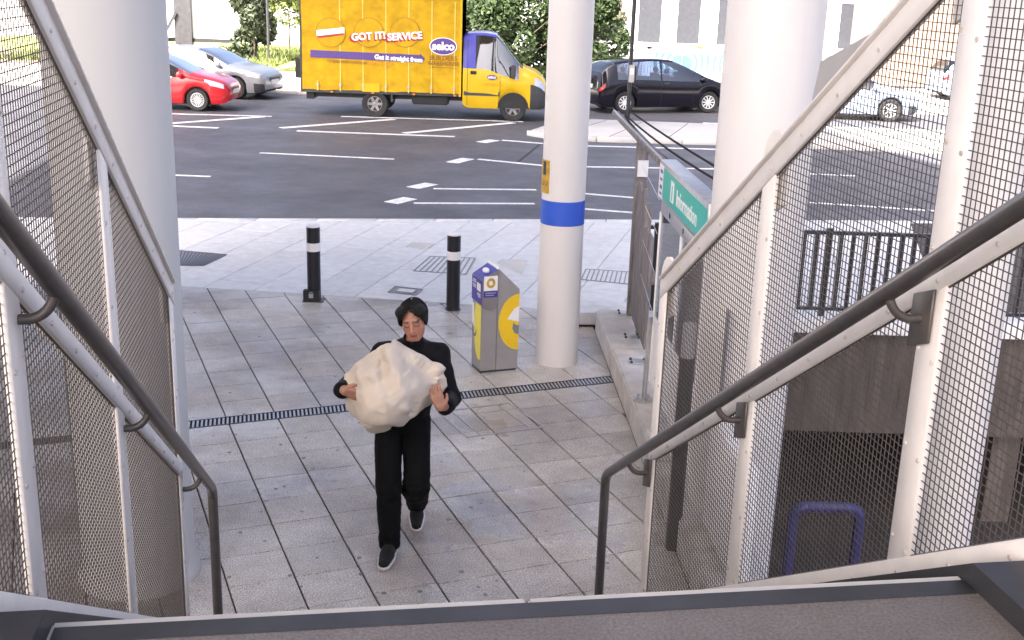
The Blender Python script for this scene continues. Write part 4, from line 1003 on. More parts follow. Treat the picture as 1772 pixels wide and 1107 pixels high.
for y in (31.75, 33.2): mb.box((x0 + .1, y - .05, .48), (-.6, y + .05, .64))
mb.box((-5.75, 31.6, .42), (-5.55, 33.4, .62)); mb.box((-4.05, 31.6, .30), (-3.75, 33.4, .45)); mb.build('chassis', 'black', tk)
mb = MB(); mb.box((-2.9, 31.55, .36), (-1.9, 31.95, .62)); mb.build('tank', 'black', tk, bevel=.04)
mb = MB(); mb.box((-3.45, 31.42, .42), (-3.40, 31.9, .72)); mb.build('mudguard', 'plastic', tk)
for k in range(4):
    mb = MB(); mb.box((x0 + .8 + k * 1.1, NY - .02, .63), (x0 + .87 + k * 1.1, NY + .02, .67)); mb.build('marker_lamp', 'lamp_amber', tk)
mb = MB()
for k in range(36): mb.lathe([(.012, 0), (.009, -.006)], n=6, X=Matrix.Translation((x0 + .12 + k * .118, NY - .02, zt_ + .045)) @ Matrix.Rotation(-math.pi / 2, 4, 'X'))
mb.build('rivets', 'galv', tk, kind='stuff')
mb = MB(); mb.box((x0 - .14, NY + .03, .98), (x0 + .0, NY + .12, 1.50)); mb.build('rear_lamp_board', 'black', tk)
def tkl(x): return x + 3.0
for x, y, sd in ((-3.88, NY + .17, -1), (-3.88, 33.4, 1), (-.16, NY + .20, -1), (-.16, 33.38, 1)):
    wheel(tk, tkl(x), y - 32.5, .355, .23, sd, TX, rim='alloy_dark', spokes=6, hubr=.56, spw=.08)
# cab
CX0 = -1.52; CL = 2.32
CS = Shell(CL, 2.02, [(0, 2.24), (.05, 2.28), (.5, 2.31), (.85, 2.27), (1.0, 2.14), (1.3, 1.78), (1.58, 1.47), (1.7, 1.40), (2.0, 1.28), (2.2, 1.08), (2.29, .85), (2.32, .6)],
    [(0, 1.38), (.6, 1.36), (1.1, 1.20), (1.5, 1.12), (1.75, 1.18), (2.05, 1.08), (2.2, .92), (2.29, .74), (2.32, .52)], (1.36,), .36, zs=.33, tumble=.84,
    plan=[(0, 1), (.3, 1), (1.2, 1), (1.7, .985), (2.0, .93), (2.2, .82), (2.32, .66)], arch=1.14)
CXm = Matrix.Translation((CX0 + 3.0, -.12, 0))
groups = {}
for xm, k, sd, q in CS.faces():
    zc = sum(v[2] for v in q) / 4
    if k in (4, 5, 6) and .33 < xm < 1.46 and CS.p(xm, 7).z - CS.p(xm, 4).z > .14: key = ('side_window', sd, 'car_glass')
    elif k >= 7 and .90 < xm < 1.62: key = ('windscreen', 0, 'car_glass_blue')
    elif k in (3, 4) and 1.92 < xm < 2.2: key = ('headlight', sd, 'lamp_clear')
    elif (xm > 1.80 and k < 3): key = ('bumper', 0, 'plastic')
    elif k >= 4 and xm < 1.5: key = ('cab_top', 0, 'paint_blue')
    else: key = ('cab_body', 0, 'paint_yellow')
    groups.setdefault(key, MB()).add([CXm @ Vector(v) for v in q], [(0, 1, 2, 3)])
for rg, key in ((CS.rings[0], ('cab_body', 0, 'paint_yellow')), (CS.rings[-1], ('bumper', 0, 'plastic'))):
    poly = [CXm @ Vector(q) for q in rg] + [CXm @ Vector((q[0], -q[1], q[2])) for q in rg[-2::-1]]; groups[key].add(poly, [list(range(len(poly)))])
cabb = None
for key in sorted(groups, key=lambda k: k[0] != 'cab_body'):
    mb = groups[key]; o = mb.build(key[0], key[2], tk, smooth=42, local=True)
    bm = bmesh.new(); bm.from_mesh(o.data); bmesh.ops.remove_doubles(bm, verts=bm.verts, dist=.0008); bmesh.ops.recalc_face_normals(bm, faces=bm.faces); bm.to_mesh(o.data); bm.free(); o.data.set_sharp_from_angle(angle=R(42))
    if key[0] == 'cab_body': cabb = o
def cab(x, row, off=.0): v = CS.p(x, row); return Vector((CX0 + v.x, 32.38 - v.y - off, v.z))
mb = MB()
for xs_ in (.12, 1.02 - .02): mb.tube([cab(xs_, r_, .0005) for r_ in np.arange(.2, 4.1 if xs_ > .5 else 7.0, .4)], .006, 5)
mb.build('door_seam', 'black', cabb)
mb = MB(); mb.box((CX0 + .02, NY - .005, .655), (CX0 + 1.0, NY + .03, .80)); mb.build('side_moulding', 'plastic', tk, bevel=.01)
q = cab(.28, 3.5, .01); mb = MB(); mb.cbox(q, (.16, .03, .09)); mb.build('door_handle', 'black', cabb, bevel=.008)
mb = MB(); q = cab(1.36, 4.6, .12); mb.cbox(q + Vector((-.02, 0, .10)), (.14, .13, .34)); mb.build('door_mirror', 'plastic', tk, bevel=.03)
mb = MB(); q = cab(1.36, 4.2, .03); mb.cbox(q, (.06, .14, .04)); mb.build('mirror_arm', 'plastic', tk)
mb = MB()
for dy in (-.45, .45): mb.box((CX0 + .35, 32.38 + dy - .24, .75), (CX0 + .5, 32.38 + dy + .24, 1.55)); mb.box((CX0 + .36, 32.38 + dy - .13, 1.57), (CX0 + .46, 32.38 + dy + .13, 1.78))
mb.build('seats', 'seat_cloth', tk, bevel=.03)
mb = MB(); c = Vector((CX0 + 1.08, 32.38 - .42, 1.42)); Xw = Matrix.Translation(c) @ Matrix.Rotation(R(55), 4, 'Y'); mb.tube([Xw @ Vector((.19 * math.cos(a), .19 * math.sin(a), 0)) for a in [k * math.pi / 12 for k in range(24)]], .016, 6, closed=True); mb.build('steering_wheel', 'galv', tk, smooth=60)
mb = MB(); mb.box((CX0 + .1, 31.6, .45), (CX0 + 2.0, 33.2, .72)); mb.build('cab_floor', 'black', tk)
mb = MB(); mb.box((CX0 + .92, 31.45, .35), (CX0 + 1.80, 31.75, 1.08)); mb.build('arch_liner', 'black', tk)
# graphics (flat print on the curtain)
GY = NY - .016
def gy(pts, name, mat, off=0., par=tk):
    mb = MB(); mb.prism([(x, GY - off, z) for x, z in pts], (0, -.0012, 0)); return mb.build(name, mat, par)
def px2(q): v = at(q, GY); return (v.x, v.z)
gy([px2(q) for q in ((537, 86), (727, 95), (727, 92), (735, 101.5), (727, 111), (727, 108), (537, 98.5))], 'arrow_stripe', 'purple')
def tx(s_, q, hpx, mat, name='lettering', bold=.004, rot=0., off=.002, align='LEFT', sx=1.):
    v = at(q, GY - off); size = abs(at((q[0], q[1] - hpx), GY).z - v.z) / .70
    Xm = frame((v.x, GY - off, v.z), (math.cos(rot), 0, math.sin(rot)), (-math.sin(rot), 0, math.cos(rot))) @ Matrix.Diagonal((sx, 1, 1, 1)); text(s_, size, Xm, mat, name, tk, bold=bold, align=align)
tx('Get it straight from', (648, 101.5), 7.5, 'white_paint', rot=R(-2.2), bold=.008)
tx('OCEAN WAY LONDON', (566, 107), 4.6, 'brown_ink', rot=R(-1.5), bold=.002); tx('0207 740 5600', (634, 111), 5.2, 'orange_ink', rot=R(-1.5), bold=.003)
def ell(cx, cy, rx, ry, name, mat, off, n=40): 
    c_ = at((cx, cy), GY); k = abs(at((cx + 10, cy), GY).x - c_.x) / 10
    return gy([(c_.x + rx * k * math.cos(a), c_.z + ry * k * math.sin(a)) for a in [2 * math.pi * i / n for i in range(n)]], name, mat, off)
ell(767, 80, 24, 15, 'logo_rim', 'white_paint', .000); ell(767, 80, 22.5, 13.8, 'logo_oval', 'purple', .0015)
tx('selco', (767, 86), 13.5, 'white_paint', align='CENTER', off=.0035, bold=.012)
tx('BUILDERS', (767, 104), 8, 'brown_ink', align='CENTER', bold=.004); tx('WAREHOUSE', (767, 113), 7, 'brown_ink', align='CENTER', bold=.003, sx=.92)
gy([px2(q) for q in ((744, 116), (790, 118.5), (790, 117.5), (744, 115))], 'rule', 'brown_ink')
for cx, s_ in ((572, None), (638, 'GOT IT!'), (701, 'SERVICE')):
    ell(cx, 56, 26, 25, 'round_badge', 'brown_ink', .0); ell(cx, 56, 25, 24, 'badge_face', 'curtain', .0012); ell(cx, 56, 19.5, 18.5, 'badge_ring', 'orange_ink', .0024); ell(cx, 56, 18.8, 17.8, 'badge_face', 'curtain', .0036)
    if s_:
        for k in range(3): tx(s_, (cx - 1.2 - k * .5, 69.5 + k * .6), 12.5, 'red_ink', align='CENTER', off=.0055 - k * .0006, bold=.014, rot=R(5))
        tx(s_, (cx, 68), 12, 'white_paint', align='CENTER', off=.0075, bold=.010, rot=R(5))
    else:
        gy([px2(q) for q in ((cx - 24, 62), (cx + 22, 57), (cx + 24, 60), (cx - 20, 66))], 'badge_shadow', 'red_ink', .0048); gy([px2(q) for q in ((cx - 25, 52), (cx + 24, 47), (cx + 24, 57), (cx - 24, 62))], 'badge_banner', 'white_paint', .0048)
q = cab(.78, 3.2, .006); mb = MB(); mb.prism([q + Vector((.13 * math.cos(a), 0, .065 * math.sin(a))) for a in [k * math.pi / 12 for k in range(24)]], (0, -.02, 0)); mb.build('door_logo', 'purple', cabb)
text('selco', .10, frame(q + Vector((0, -.022, -.025)), (1, 0, 0), (0, 0, 1)), 'white_paint', 'lettering', cabb, bold=.003, align='CENTER')
text('0207 740 5600', .085, frame(q + Vector((-.22, -.012, -.22)), (1, 0, 0), (0, 0, 1)), 'orange_ink', 'lettering', cabb, bold=.001)
flush_text()

# ================================================================== BACKGROUND
pl_ = G((1086, 206), .1)
tp_ = root('signal_pole', (pl_.x, pl_.y, .1), 0, 'black signal pole with push-button box on the traffic island', 'pole')
mb = MB(); mb.tube([(pl_.x, pl_.y, .1), (pl_.x, pl_.y, 3.9)], .057, 14); mb.build('shaft', 'black_gloss', tp_, smooth=50)
b0 = at((1084, 142), pl_.y); b1 = at((1100, 112), pl_.y)
mb = MB(); mb.box((b0.x + .05, pl_.y - .09, b0.z), (b0.x + .20, pl_.y + .09, b1.z)); bx = mb.build('button_box', 'grey_metal', tp_, bevel=.015)
mb = MB(); mb.box((b0.x + .20, pl_.y - .08, b0.z + .05), (b0.x + .25, pl_.y + .08, b1.z - .03)); mb.build('visor', 'black', bx, bevel=.01)
mb = MB(); mb.box((b0.x + .08, pl_.y - .096, b0.z + .22), (b0.x + .17, pl_.y - .088, b1.z - .1)); mb.build('screen', 'plate_white', bx)
def crown(mb, c, rad, n_, size, rr, lump=7):
    cs = [(Vector((rr.gauss(0, .45), rr.gauss(0, .45), rr.gauss(0, .45))), rr.uniform(.35, .6)) for _ in range(lump)]
    for _ in range(n_):
        k, rr_ = rr.choice(cs); d = Vector((rr.gauss(0, 1), rr.gauss(0, 1), rr.gauss(0, 1))).normalized() * rr_ * rr.uniform(.55, 1) ** .5; q_ = k + d
        p_ = Vector((c[0] + q_.x * rad[0], c[1] + q_.y * rad[1], c[2] + q_.z * rad[2])); a = Vector((rr.gauss(0, 1), rr.gauss(0, 1), rr.gauss(0, 1))).normalized(); b = a.cross(Vector((rr.gauss(0, 1), rr.gauss(0, 1), rr.gauss(0, 1)))).normalized()
        s_ = size * rr.uniform(.6, 1.4); mb.add([p_ - a * s_, p_ + b * s_ * .45, p_ + a * s_, p_ - b * s_ * .45], [(0, 1, 2, 3)])
def tree(name, x, y, h, rad, label, cat, leaf, n_=3500, size=.11, trunk=.09, z0=.1, seed=1):
    rr = random.Random(seed); t = root(name, (x, y, z0), 0, label, cat)
    mb = MB()
    if trunk:
        mb.tube([(x, y, z0), (x + .05, y, z0 + h * .4), (x - .04, y, z0 + h)], [trunk, trunk * .8, trunk * .4], 8)
        for k in range(6):
            a = k * 1.05 + .3; zz = z0 + h * (.5 + .08 * k); mb.tube([(x, y, zz), (x + math.cos(a) * rad[0] * .35, y + math.sin(a) * rad[1] * .35, zz + rad[2] * .25), (x + math.cos(a) * rad[0] * .7, y + math.sin(a) * rad[1] * .7, zz + rad[2] * .5)], [trunk * .4, trunk * .25, trunk * .08], 5)
        mb.build('trunk', 'bark', t, smooth=60)
    mb = MB(); crown(mb, (x, y, z0 + h), rad, n_, size, rr); mb.build('crown', leaf, t, recalc=False)
def ab(px, py, y): v = at((px, py), y); return v.x, v.z
# dark shrubs right of the truck cab
for i, (px, y, rx, rz, zc, nm, lf, lb) in enumerate([(905, 42.5, 2.0, 1.9, 1.6, 'dark_shrub', 'leaf', 'dark evergreen shrub behind the truck bonnet'), (985, 43.5, 1.5, 1.7, 1.8, 'dark_shrub', 'leaf', 'dark shrub standing behind the white banded column'),
        (760, 44.5, 2.4, 1.8, 2.0, 'tall_shrub', 'leaf', 'broad dark shrub above the truck cab roof')]):
    x, _ = ab(px, 90, y); tree(nm, x, y, zc, (rx, 1.4, rz), lb, 'shrub', lf, 9000, .11, .06, .1, 11 + i)
x, _ = ab(438, 70, 47.5); tree('drooping_bush', x, 47.5, 1.9, (1.1, 1.0, 1.7), 'dark green drooping bush on the verge beside the billboard', 'bush', 'leaf_grey', 5000, .13, .05, .14, 21)
x, _ = ab(500, 55, 56); tree('hedge_bush', x, 56, 2.2, (2.6, 1.2, 1.3), 'sunlit green bush at the back of the far path', 'bush', 'leaf_pale', 3500, .12, .05, .1, 23)
x, _ = ab(1032, 55, 47); tree('young_tree', x, 47, 3.2, (1.5, 1.2, 1.3), 'pale young tree between the banded column and signal pole', 'tree', 'leaf_pale', 2200, .11, .05, .1, 25)
x, _ = ab(1070, 60, 46); tree('slim_tree', x, 46, 4.2, (1.4, 1.2, 1.1), 'slim tree with bare trunk beside the signal pole', 'tree', 'leaf_pale', 2000, .11, .08, .1, 27)
# billboard
bb = root('billboard', at((340, 85), 50) * 1, 0, 'white panel billboard with dark frame above the verge', 'billboard')
xa, _ = ab(150, 66, 50); _, zb0 = ab(345, 66, 50); xb, _ = ab(411, 66, 50); xm0, _ = ab(305, 60, 50); xm1, _ = ab(334, 60, 50)
for a, b in ((xa, xm0), (xm1, xb)):
    mb = MB(); mb.box((a, 50, zb0), (b, 50.15, zb0 + 3.0)); mb.build('panel', 'white_paint', bb)
    mb = MB(); mb.box((a - .05, 49.93, zb0 - .16), (b + .05, 50.2, zb0)); mb.build('frame_rail', 'black', bb)
    mb = MB(); mb.box((a - .05, 49.93, zb0 + 3.0), (b + .05, 50.2, zb0 + 3.15)); mb.build('frame_rail', 'black', bb)
mb = MB(); mb.box((xm0, 49.8, .1), (xm1, 50.1, zb0 + 3.4)); mb.build('support', 'dark_metal', bb)
q0 = Vector((xm0 - .9, 49.6, .1)); mb = MB(); mb.beam(q0, (xm0 + .1, 49.75, 1.9), .12, .12); mb.build('brace', 'dark_metal', bb)
sheet('soil_bed', [(-26, 44.15), (-12.6, 44.15), (-12.9, 49.5), (-26, 49.5)], .16, 'soil', thick=.1)
# thin post on verge
x, z = ab(464, 70, 46.5); mb = MB(); mb.tube([(x, 46.5, .1), (x, 46.5, 3.2)], .05, 8); o = mb.build('verge_post', 'dark_metal', smooth=60); tag(o, 'thin dark post at the end of the grassy verge', 'post')
# white frontage, teal hoarding, tan wall
fb = root('white_building', (10, 60, 0), 0, 'long white shopfront building with grey window panels', 'building')
mb = MB(); mb.box((-4, 60, 0), (42, 70, 9)); mb.build('wall', 'facade', fb)
z0_ = at((1150, 74), 60).z
for px in (1030, 1103, 1170, 1240, 1310, 1380, 1450, 1520, 1590):
    xx, _ = ab(px, 60, 60); wdw = None
    mb = MB(); mb.box((xx, 59.94, z0_), (xx + 1.15, 60.02, z0_ + 2.2)); wdw = mb.build('window', 'pane', fb)
    mb = MB()
    for (a, b, c, d) in ((xx - .06, z0_ - .06, xx + 1.21, z0_), (xx - .06, z0_ + 2.2, xx + 1.21, z0_ + 2.26), (xx - .06, z0_, xx, z0_ + 2.2), (xx + 1.15, z0_, xx + 1.21, z0_ + 2.2)): mb.box((a, 59.9, b), (c, 60.02, d))
    mb.build('frame', 'white_paint', wdw)
mb = MB(); zz = at((1150, 82), 60).z; mb.box((-4, 59.86, zz - .10), (42, 60.02, zz + .10)); mb.build('fascia_board', 'white_paint', fb)
for px, w_, mt_ in ((1108, .5, 'ink_grey'), (1120, .28, 'ink'), (1135, .5, 'ink_grey'), (1205, .35, 'orange_ink'), (1228, .7, 'ink_grey')):
    xx, zz = ab(px, 82, 59.85); mb = MB(); mb.box((xx, 59.84, zz - .06), (xx + w_, 59.87, zz + .06)); mb.build('shop_lettering_strip', mt_, fb)
ho = root('teal_hoarding', (7, 51, 0), 0, 'teal hoarding with white curved stripes beyond the black car', 'hoarding')
xa, zt1 = ab(1130, 91, 51); xb, zb1 = ab(1330, 137, 51)
for k in range(4):
    a = xa + (xb - xa) * k / 4; b = xa + (xb - xa) * (k + 1) / 4
    mb = MB(); mb.box((a + .01, 51, .1), (b - .01, 51.08, zt1)); pn = mb.build('panel', 'teal_pale', ho)
    mb = MB(); cx, cz = a + (b - a) * (.1 if k % 2 else .9), zt1 * .5
    for r_ in (.35, .6, .85, 1.1, 1.35):
        for i in range(20):
            t0, t1 = math.pi * 2 * i / 20, math.pi * 2 * (i + 1) / 20; pts = clip([(cx + r_ * math.cos(t0), cz + r_ * math.sin(t0)), (cx + (r_ + .1) * math.cos(t0), cz + (r_ + .1) * math.sin(t0)), (cx + (r_ + .1) * math.cos(t1), cz + (r_ + .1) * math.sin(t1)), (cx + r_ * math.cos(t1), cz + r_ * math.sin(t1))], 1, 0, b - .03)
            if len(pts) > 2: pts = clip(pts, -1, 0, -(a + .03))
            if len(pts) > 2: pts = clip(pts, 0, 1, zt1 - .02)
            if len(pts) > 2: pts = clip(pts, 0, -1, -.12)
            if len(pts) > 2: mb.prism([(x, 50.996, z) for x, z in pts], (0, -.002, 0))
    mb.build('printed_rings', 'white_paint', pn)
tw = root('tan_wall', (17, 47, 0), 0, 'tan brick wall across the sunlit road behind the mesh', 'wall')
for k in range(10):
    mb = MB(); mb.box((13.1 + k * 2.0, 47, .05), (13.1 + k * 2.0 + 1.99, 47.3, 4.2 - .1 * (k % 2))); mb.build('panel', 'brick_tan', tw)
mb = MB(); mb.box((13.0, 46.95, 4.2), (33.2, 47.35, 4.35)); mb.build('coping', 'concrete', tw)
# brown wall on the far left seen through the white screen
lw = root('brown_building', (-9, 12, 0), 0, 'brown-grey rendered building wall beyond the left screen', 'building')
for k in range(8):
    mb = MB(); y0 = -2 + k * 1.9; mb.box((-6.3, y0, -.01), (-5.9, y0 + 1.885, 4.6)); mb.build('wall_panel', 'tan_wall', lw)
mb = MB(); mb.box((-6.25, -2, 4.6), (-5.85, 13.2, 4.75)); mb.build('parapet', 'concrete', lw)
# railings and parked shapes on the far path
fr = root('low_fence', (2.5, 44.6, .1), 0, 'low white picket fence along the far path', 'fence')
xa, _ = ab(1005, 90, 44.6); xb, _ = ab(1130, 90, 44.6); n_ = 26
for k in range(n_):
    x = xa + (xb - xa) * k / (n_ - 1); mb = MB(); mb.box((x - .035, 44.58, .1), (x + .035, 44.62, 1.0)); mb.build('picket', 'white_paint', fr)
for z in (.35, .8): mb = MB(); mb.box((xa - .05, 44.62, z), (xb + .05, 44.66, z + .07)); mb.build('cross_rail', 'white_paint', fr)
# ================================================================== PERSON AND ROCK
class Field:
    def __init__(s, lo, hi, h):
        s.lo = np.array(lo, float); s.h = h; s.n = np.ceil((np.array(hi) - s.lo) / h).astype(int) + 1; s.a = np.full(s.n, .25, np.float32)
    def sub(s, lo, hi, pad):
        i0 = np.maximum(0, np.floor((np.array(lo) - pad - s.lo) / s.h).astype(int)); i1 = np.minimum(s.n, np.ceil((np.array(hi) + pad - s.lo) / s.h).astype(int) + 1)
        if (i1 <= i0).any(): return None, None
        g = np.meshgrid(*[s.lo[k] + s.h * np.arange(i0[k], i1[k]) for k in range(3)], indexing='ij')
        return tuple(slice(a, b) for a, b in zip(i0, i1)), np.stack(g, -1)
    def put(s, sl, d, k, op):
        A = s.a[sl]
        if op == 'add': hh = np.clip(.5 + .5 * (A - d) / k, 0, 1); s.a[sl] = A * (1 - hh) + d * hh - k * hh * (1 - hh)
        else: d = -d; hh = np.clip(.5 - .5 * (A - d) / k, 0, 1); s.a[sl] = A * (1 - hh) + d * hh + k * hh * (1 - hh)
    def cone(s, a, b, ra, rb=None, k=.02, op='add'):
        rb = ra if rb is None else rb; a, b = np.array(a, float), np.array(b, float); r = max(ra, rb)
        sl, P = s.sub(np.minimum(a, b) - r, np.maximum(a, b) + r, .06)
        if sl is None: return
        ab_ = b - a; t = np.clip(((P - a) @ ab_) / max(1e-9, ab_ @ ab_), 0, 1); d = np.linalg.norm(P - a - t[..., None] * ab_, axis=-1) - (ra + (rb - ra) * t); s.put(sl, d, k, op)
    def chain(s, pts, rs, k=.02):
        for i in range(len(pts) - 1): s.cone(pts[i], pts[i + 1], rs[i], rs[i + 1], k)
    def ell(s, c, r, k=.02, op='add', rot=None):
        c, r = np.array(c, float), np.array(r, float); m = max(r); sl, P = s.sub(c - m, c + m, .06)
        if sl is None: return
        Q = P - c
        if rot is not None: Q = Q @ np.array(rot)          # columns = local axes in world
        k0 = np.linalg.norm(Q / r, axis=-1); k1 = np.linalg.norm(Q / (r * r), axis=-1); d = np.where(k1 > 1e-6, k0 * (k0 - 1) / np.maximum(k1, 1e-6), -r.min()); s.put(sl, d, k, op)
    def mesh(s):
        a = s.a; ins = a < 0; nx, ny, nz = a.shape
        c = sum(ins[i:nx - 1 + i, j:ny - 1 + j, k:nz - 1 + k].astype(np.int8) for i in (0, 1) for j in (0, 1) for k in (0, 1)); act = np.argwhere((c > 0) & (c < 8))
        idx = -np.ones((nx - 1, ny - 1, nz - 1), np.int64); idx[tuple(act.T)] = np.arange(len(act)); acc = np.zeros((len(act), 3)); cnt = np.zeros(len(act))
        cs = [(i, j, k) for i in (0, 1) for j in (0, 1) for k in (0, 1)]
        val = {q: a[act[:, 0] + q[0], act[:, 1] + q[1], act[:, 2] + q[2]] for q in cs}
        for p_ in cs:
            for ax in range(3):
                if p_[ax]: continue
                q = list(p_); q[ax] = 1; q = tuple(q); v0, v1 = val[p_], val[q]; m = (v0 < 0) != (v1 < 0); t = np.where(m, v0 / np.where(m, v0 - v1, 1), 0)
                pos = np.tile(np.array(p_, float), (len(act), 1)); pos[:, ax] += t; acc[m] += pos[m]; cnt[m] += 1
        V = s.lo + s.h * (act + acc / cnt[:, None]); F = []
        for ax in range(3):
            o1, o2 = (ax + 1) % 3, (ax + 2) % 3; sl0 = [slice(None)] * 3; sl1 = [slice(None)] * 3; sl0[ax] = slice(0, -1); sl1[ax] = slice(1, None)
            A, B = ins[tuple(sl0)], ins[tuple(sl1)]; e = np.argwhere(A != B); fl = A[tuple(e.T)]
            ok = (e[:, o1] > 0) & (e[:, o2] > 0) & (e[:, o1] < a.shape[o1] - 1) & (e[:, o2] < a.shape[o2] - 1) & (e[:, ax] < a.shape[ax] - 1); e, fl = e[ok], fl[ok]
            def at_(d1, d2): q = e.copy(); q[:, o1] -= d1; q[:, o2] -= d2; return idx[tuple(q.T)]
            q = np.stack([at_(1, 1), at_(0, 1), at_(0, 0), at_(1, 0)], 1); q = np.where(fl[:, None], q, q[:, ::-1]); F.append(q)
        return V, np.concatenate(F)
def np_obj(name, V, F, mat, parent, smooth_it=1, disp=None, color=None):
    V = V.copy()
    if smooth_it:                                             # laplacian relax of the raw surface
        E_ = np.concatenate([F[:, [0, 1]], F[:, [1, 2]], F[:, [2, 3]], F[:, [3, 0]]])
        for _ in range(smooth_it):
            S_ = np.zeros_like(V); n_ = np.zeros(len(V)); np.add.at(S_, E_[:, 0], V[E_[:, 1]]); np.add.at(n_, E_[:, 0], 1); np.add.at(S_, E_[:, 1], V[E_[:, 0]]); np.add.at(n_, E_[:, 1], 1); V = .5 * V + .5 * S_ / np.maximum(n_, 1)[:, None]
    if disp is not None:
        n_ = np.cross(V[F[:, 2]] - V[F[:, 0]], V[F[:, 3]] - V[F[:, 1]]); N = np.zeros_like(V)
        for k in range(4): np.add.at(N, F[:, k], n_)
        N /= np.maximum(1e-9, np.linalg.norm(N, axis=1))[:, None]; V = V + N * np.array([disp(Vector(v)) for v in V])[:, None]
    cols_ = color(V) if color is not None else None
    I = np.array(WM[parent.name].inverted()) if parent is not None else np.eye(4); Vl = V @ I[:3, :3].T + I[:3, 3]
    me = bpy.data.meshes.new(name); me.from_pydata(Vl.tolist(), [], F.tolist()); me.materials.append(M[mat]); me.shade_smooth()
    if cols_ is not None:
        at_ = me.color_attributes.new('tint', 'FLOAT_COLOR', 'POINT'); at_.data.foreach_set('color', np.concatenate([cols_, np.ones((len(V), 1))], 1).ravel())
    o = bpy.data.objects.new(name, me); COL.objects.link(o)
    if parent is not None: o.parent = parent; WM[o.name] = WM[parent.name]
    return o
def vmat(name, rough, bump=0., bs=200, sss=0.):
    m = pm(name, (.5, .3, .2), rough, bump=bump, bscale=bs); n = m.node_tree.nodes; L = m.node_tree.links; b = n['Principled BSDF']
    a = n.new('ShaderNodeVertexColor'); a.layer_name = 'tint'; mx = n.new('ShaderNodeMix'); mx.data_type = 'RGBA'; mx.blend_type = 'MULTIPLY'; mx.inputs[0].default_value = 1
    nz = n.new('ShaderNodeTexNoise'); nz.inputs['Scale'].default_value = 45; mr = n.new('ShaderNodeMapRange'); mr.inputs[3].default_value = .88; mr.inputs[4].default_value = 1.12; L.new(nz.outputs[0], mr.inputs[0])
    L.new(a.outputs[0], mx.inputs[6]); L.new(mr.outputs[0], mx.inputs[7]); L.new(mx.outputs[2], b.inputs['Base Color'])
    b.inputs['Subsurface Weight'].default_value = sss; b.inputs['Subsurface Radius'].default_value = (.01, .004, .002)
vmat('skin', .5, .08, 300, .12)
pm('hair', (.006, .005, .005), .45, spec=.3, var=.4, scale=30, bump=.8, bscale=55, streak=(3, 3, .6))
pm('jacket', (.0045, .0045, .006), .7, spec=.18, var=.25, scale=12, bump=.15, bscale=90); pm('trousers', (.0045, .0045, .005), .8, spec=.15, var=.3, scale=9, bump=.2, bscale=140)
pm('shoe_knit', (.006, .006, .007), .7, var=.3, scale=60, bump=.4, bscale=260); pm('shoe_sole', (.72, .68, .68), .5, var=.06)

pe = root('person', (-.70, 7.12, 0), 0, 'person in black jacket and trousers carrying a big pale rock', 'person')
# skeleton (metres, world)
HC = np.array((-.628, 7.085, 1.605)); NB = (-.645, 7.145, 1.40); CH = (-.650, 7.17, 1.24); PV = (-.700, 7.15, .93)
SR, SL_ = (-.825, 7.15, 1.365), (-.465, 7.15, 1.36); ER, EL = (-1.03, 7.04, 1.17), (-.385, 7.04, 1.10)
WR, WL = (-1.030, 6.76, 1.235), (-.405, 6.745, 1.155)
HR, HL = (-.79, 7.13, .90), (-.615, 7.15, .90); KR, KL = (-.782, 7.00, .475), (-.602, 7.05, .47); AR, AL = (-.768, 6.945, .085), (-.632, 7.455, .155)
TR_, TL_ = (-.785, 6.76, .035), (-.622, 7.325, .04); HeR, HeL = (-.765, 6.99, .045), (-.634, 7.50, .125)
yaw, pit, rol = R(5), R(12), R(9)
Hm = (Matrix.Rotation(math.pi - yaw, 3, 'Z') @ Matrix.Rotation(-pit, 3, 'X') @ Matrix.Rotation(rol, 3, 'Y'))      # local +y = face
Hn = np.array(Hm)
def hl(p_): return HC + Hn @ np.array(p_, float)
f = Field((-1.16, 6.50, -.02), (-.26, 7.62, 1.78), .0052)
# torso, limbs (inside the clothes), neck
f.ell((-.655, 7.16, 1.27), (.165, .10, .17), .05); f.ell((-.69, 7.15, 1.02), (.145, .095, .18), .06); f.ell(PV, (.15, .10, .11), .05)
f.cone(SR, SL_, .05, .05, .05); f.cone(NB, HC + Hn @ np.array((0, -.02, -.07)), .056, .052, .03)
f.chain([SR, ER, WR], [.045, .036, .026], .03); f.chain([SL_, EL, WL], [.045, .036, .026], .03)
f.chain([HR, KR, AR], [.07, .05, .036], .03); f.chain([HL, KL, AL], [.07, .05, .036], .03); f.cone(AR, TR_, .030, .018, .02); f.cone(AL, TL_, .030, .018, .02)
# head
f.ell(hl((0, -.012, .030)), (.075, .094, .086), .02, rot=Hn); f.ell(hl((0, .022, -.035)), (.065, .067, .086), .025, rot=Hn); f.cone(hl((-.014, .062, -.096)), hl((.014, .062, -.096)), .021, .021, .025)
for sx in (1, -1):
    f.cone(hl((sx * .046, .045, -.018)), hl((sx * .040, .035, -.060)), .024, .018, .02)
    f.ell(hl((sx * .077, -.004, -.002)), (.011, .021, .033), .008, rot=Hn)
f.cone(hl((-.034, .073, .030)), hl((.034, .073, .030)), .015, .015, .012)
for sx in (1, -1): f.ell(hl((sx * .032, .098, .006)), (.017, .016, .011), .008, 'sub', rot=Hn); f.ell(hl((sx * .032, .076, .003)), (.016, .014, .012), .006, rot=Hn)
f.cone(hl((0, .082, .018)), hl((0, .102, -.028)), .008, .012, .008)
for sx in (1, -1): f.ell(hl((sx * .012, .093, -.031)), (.008, .009, .007), .006, rot=Hn)
f.cone(hl((-.017, .083, -.060)), hl((.017, .083, -.060)), .007, .007, .004); f.cone(hl((-.013, .083, -.071)), hl((.013, .083, -.071)), .0075, .0075, .004)
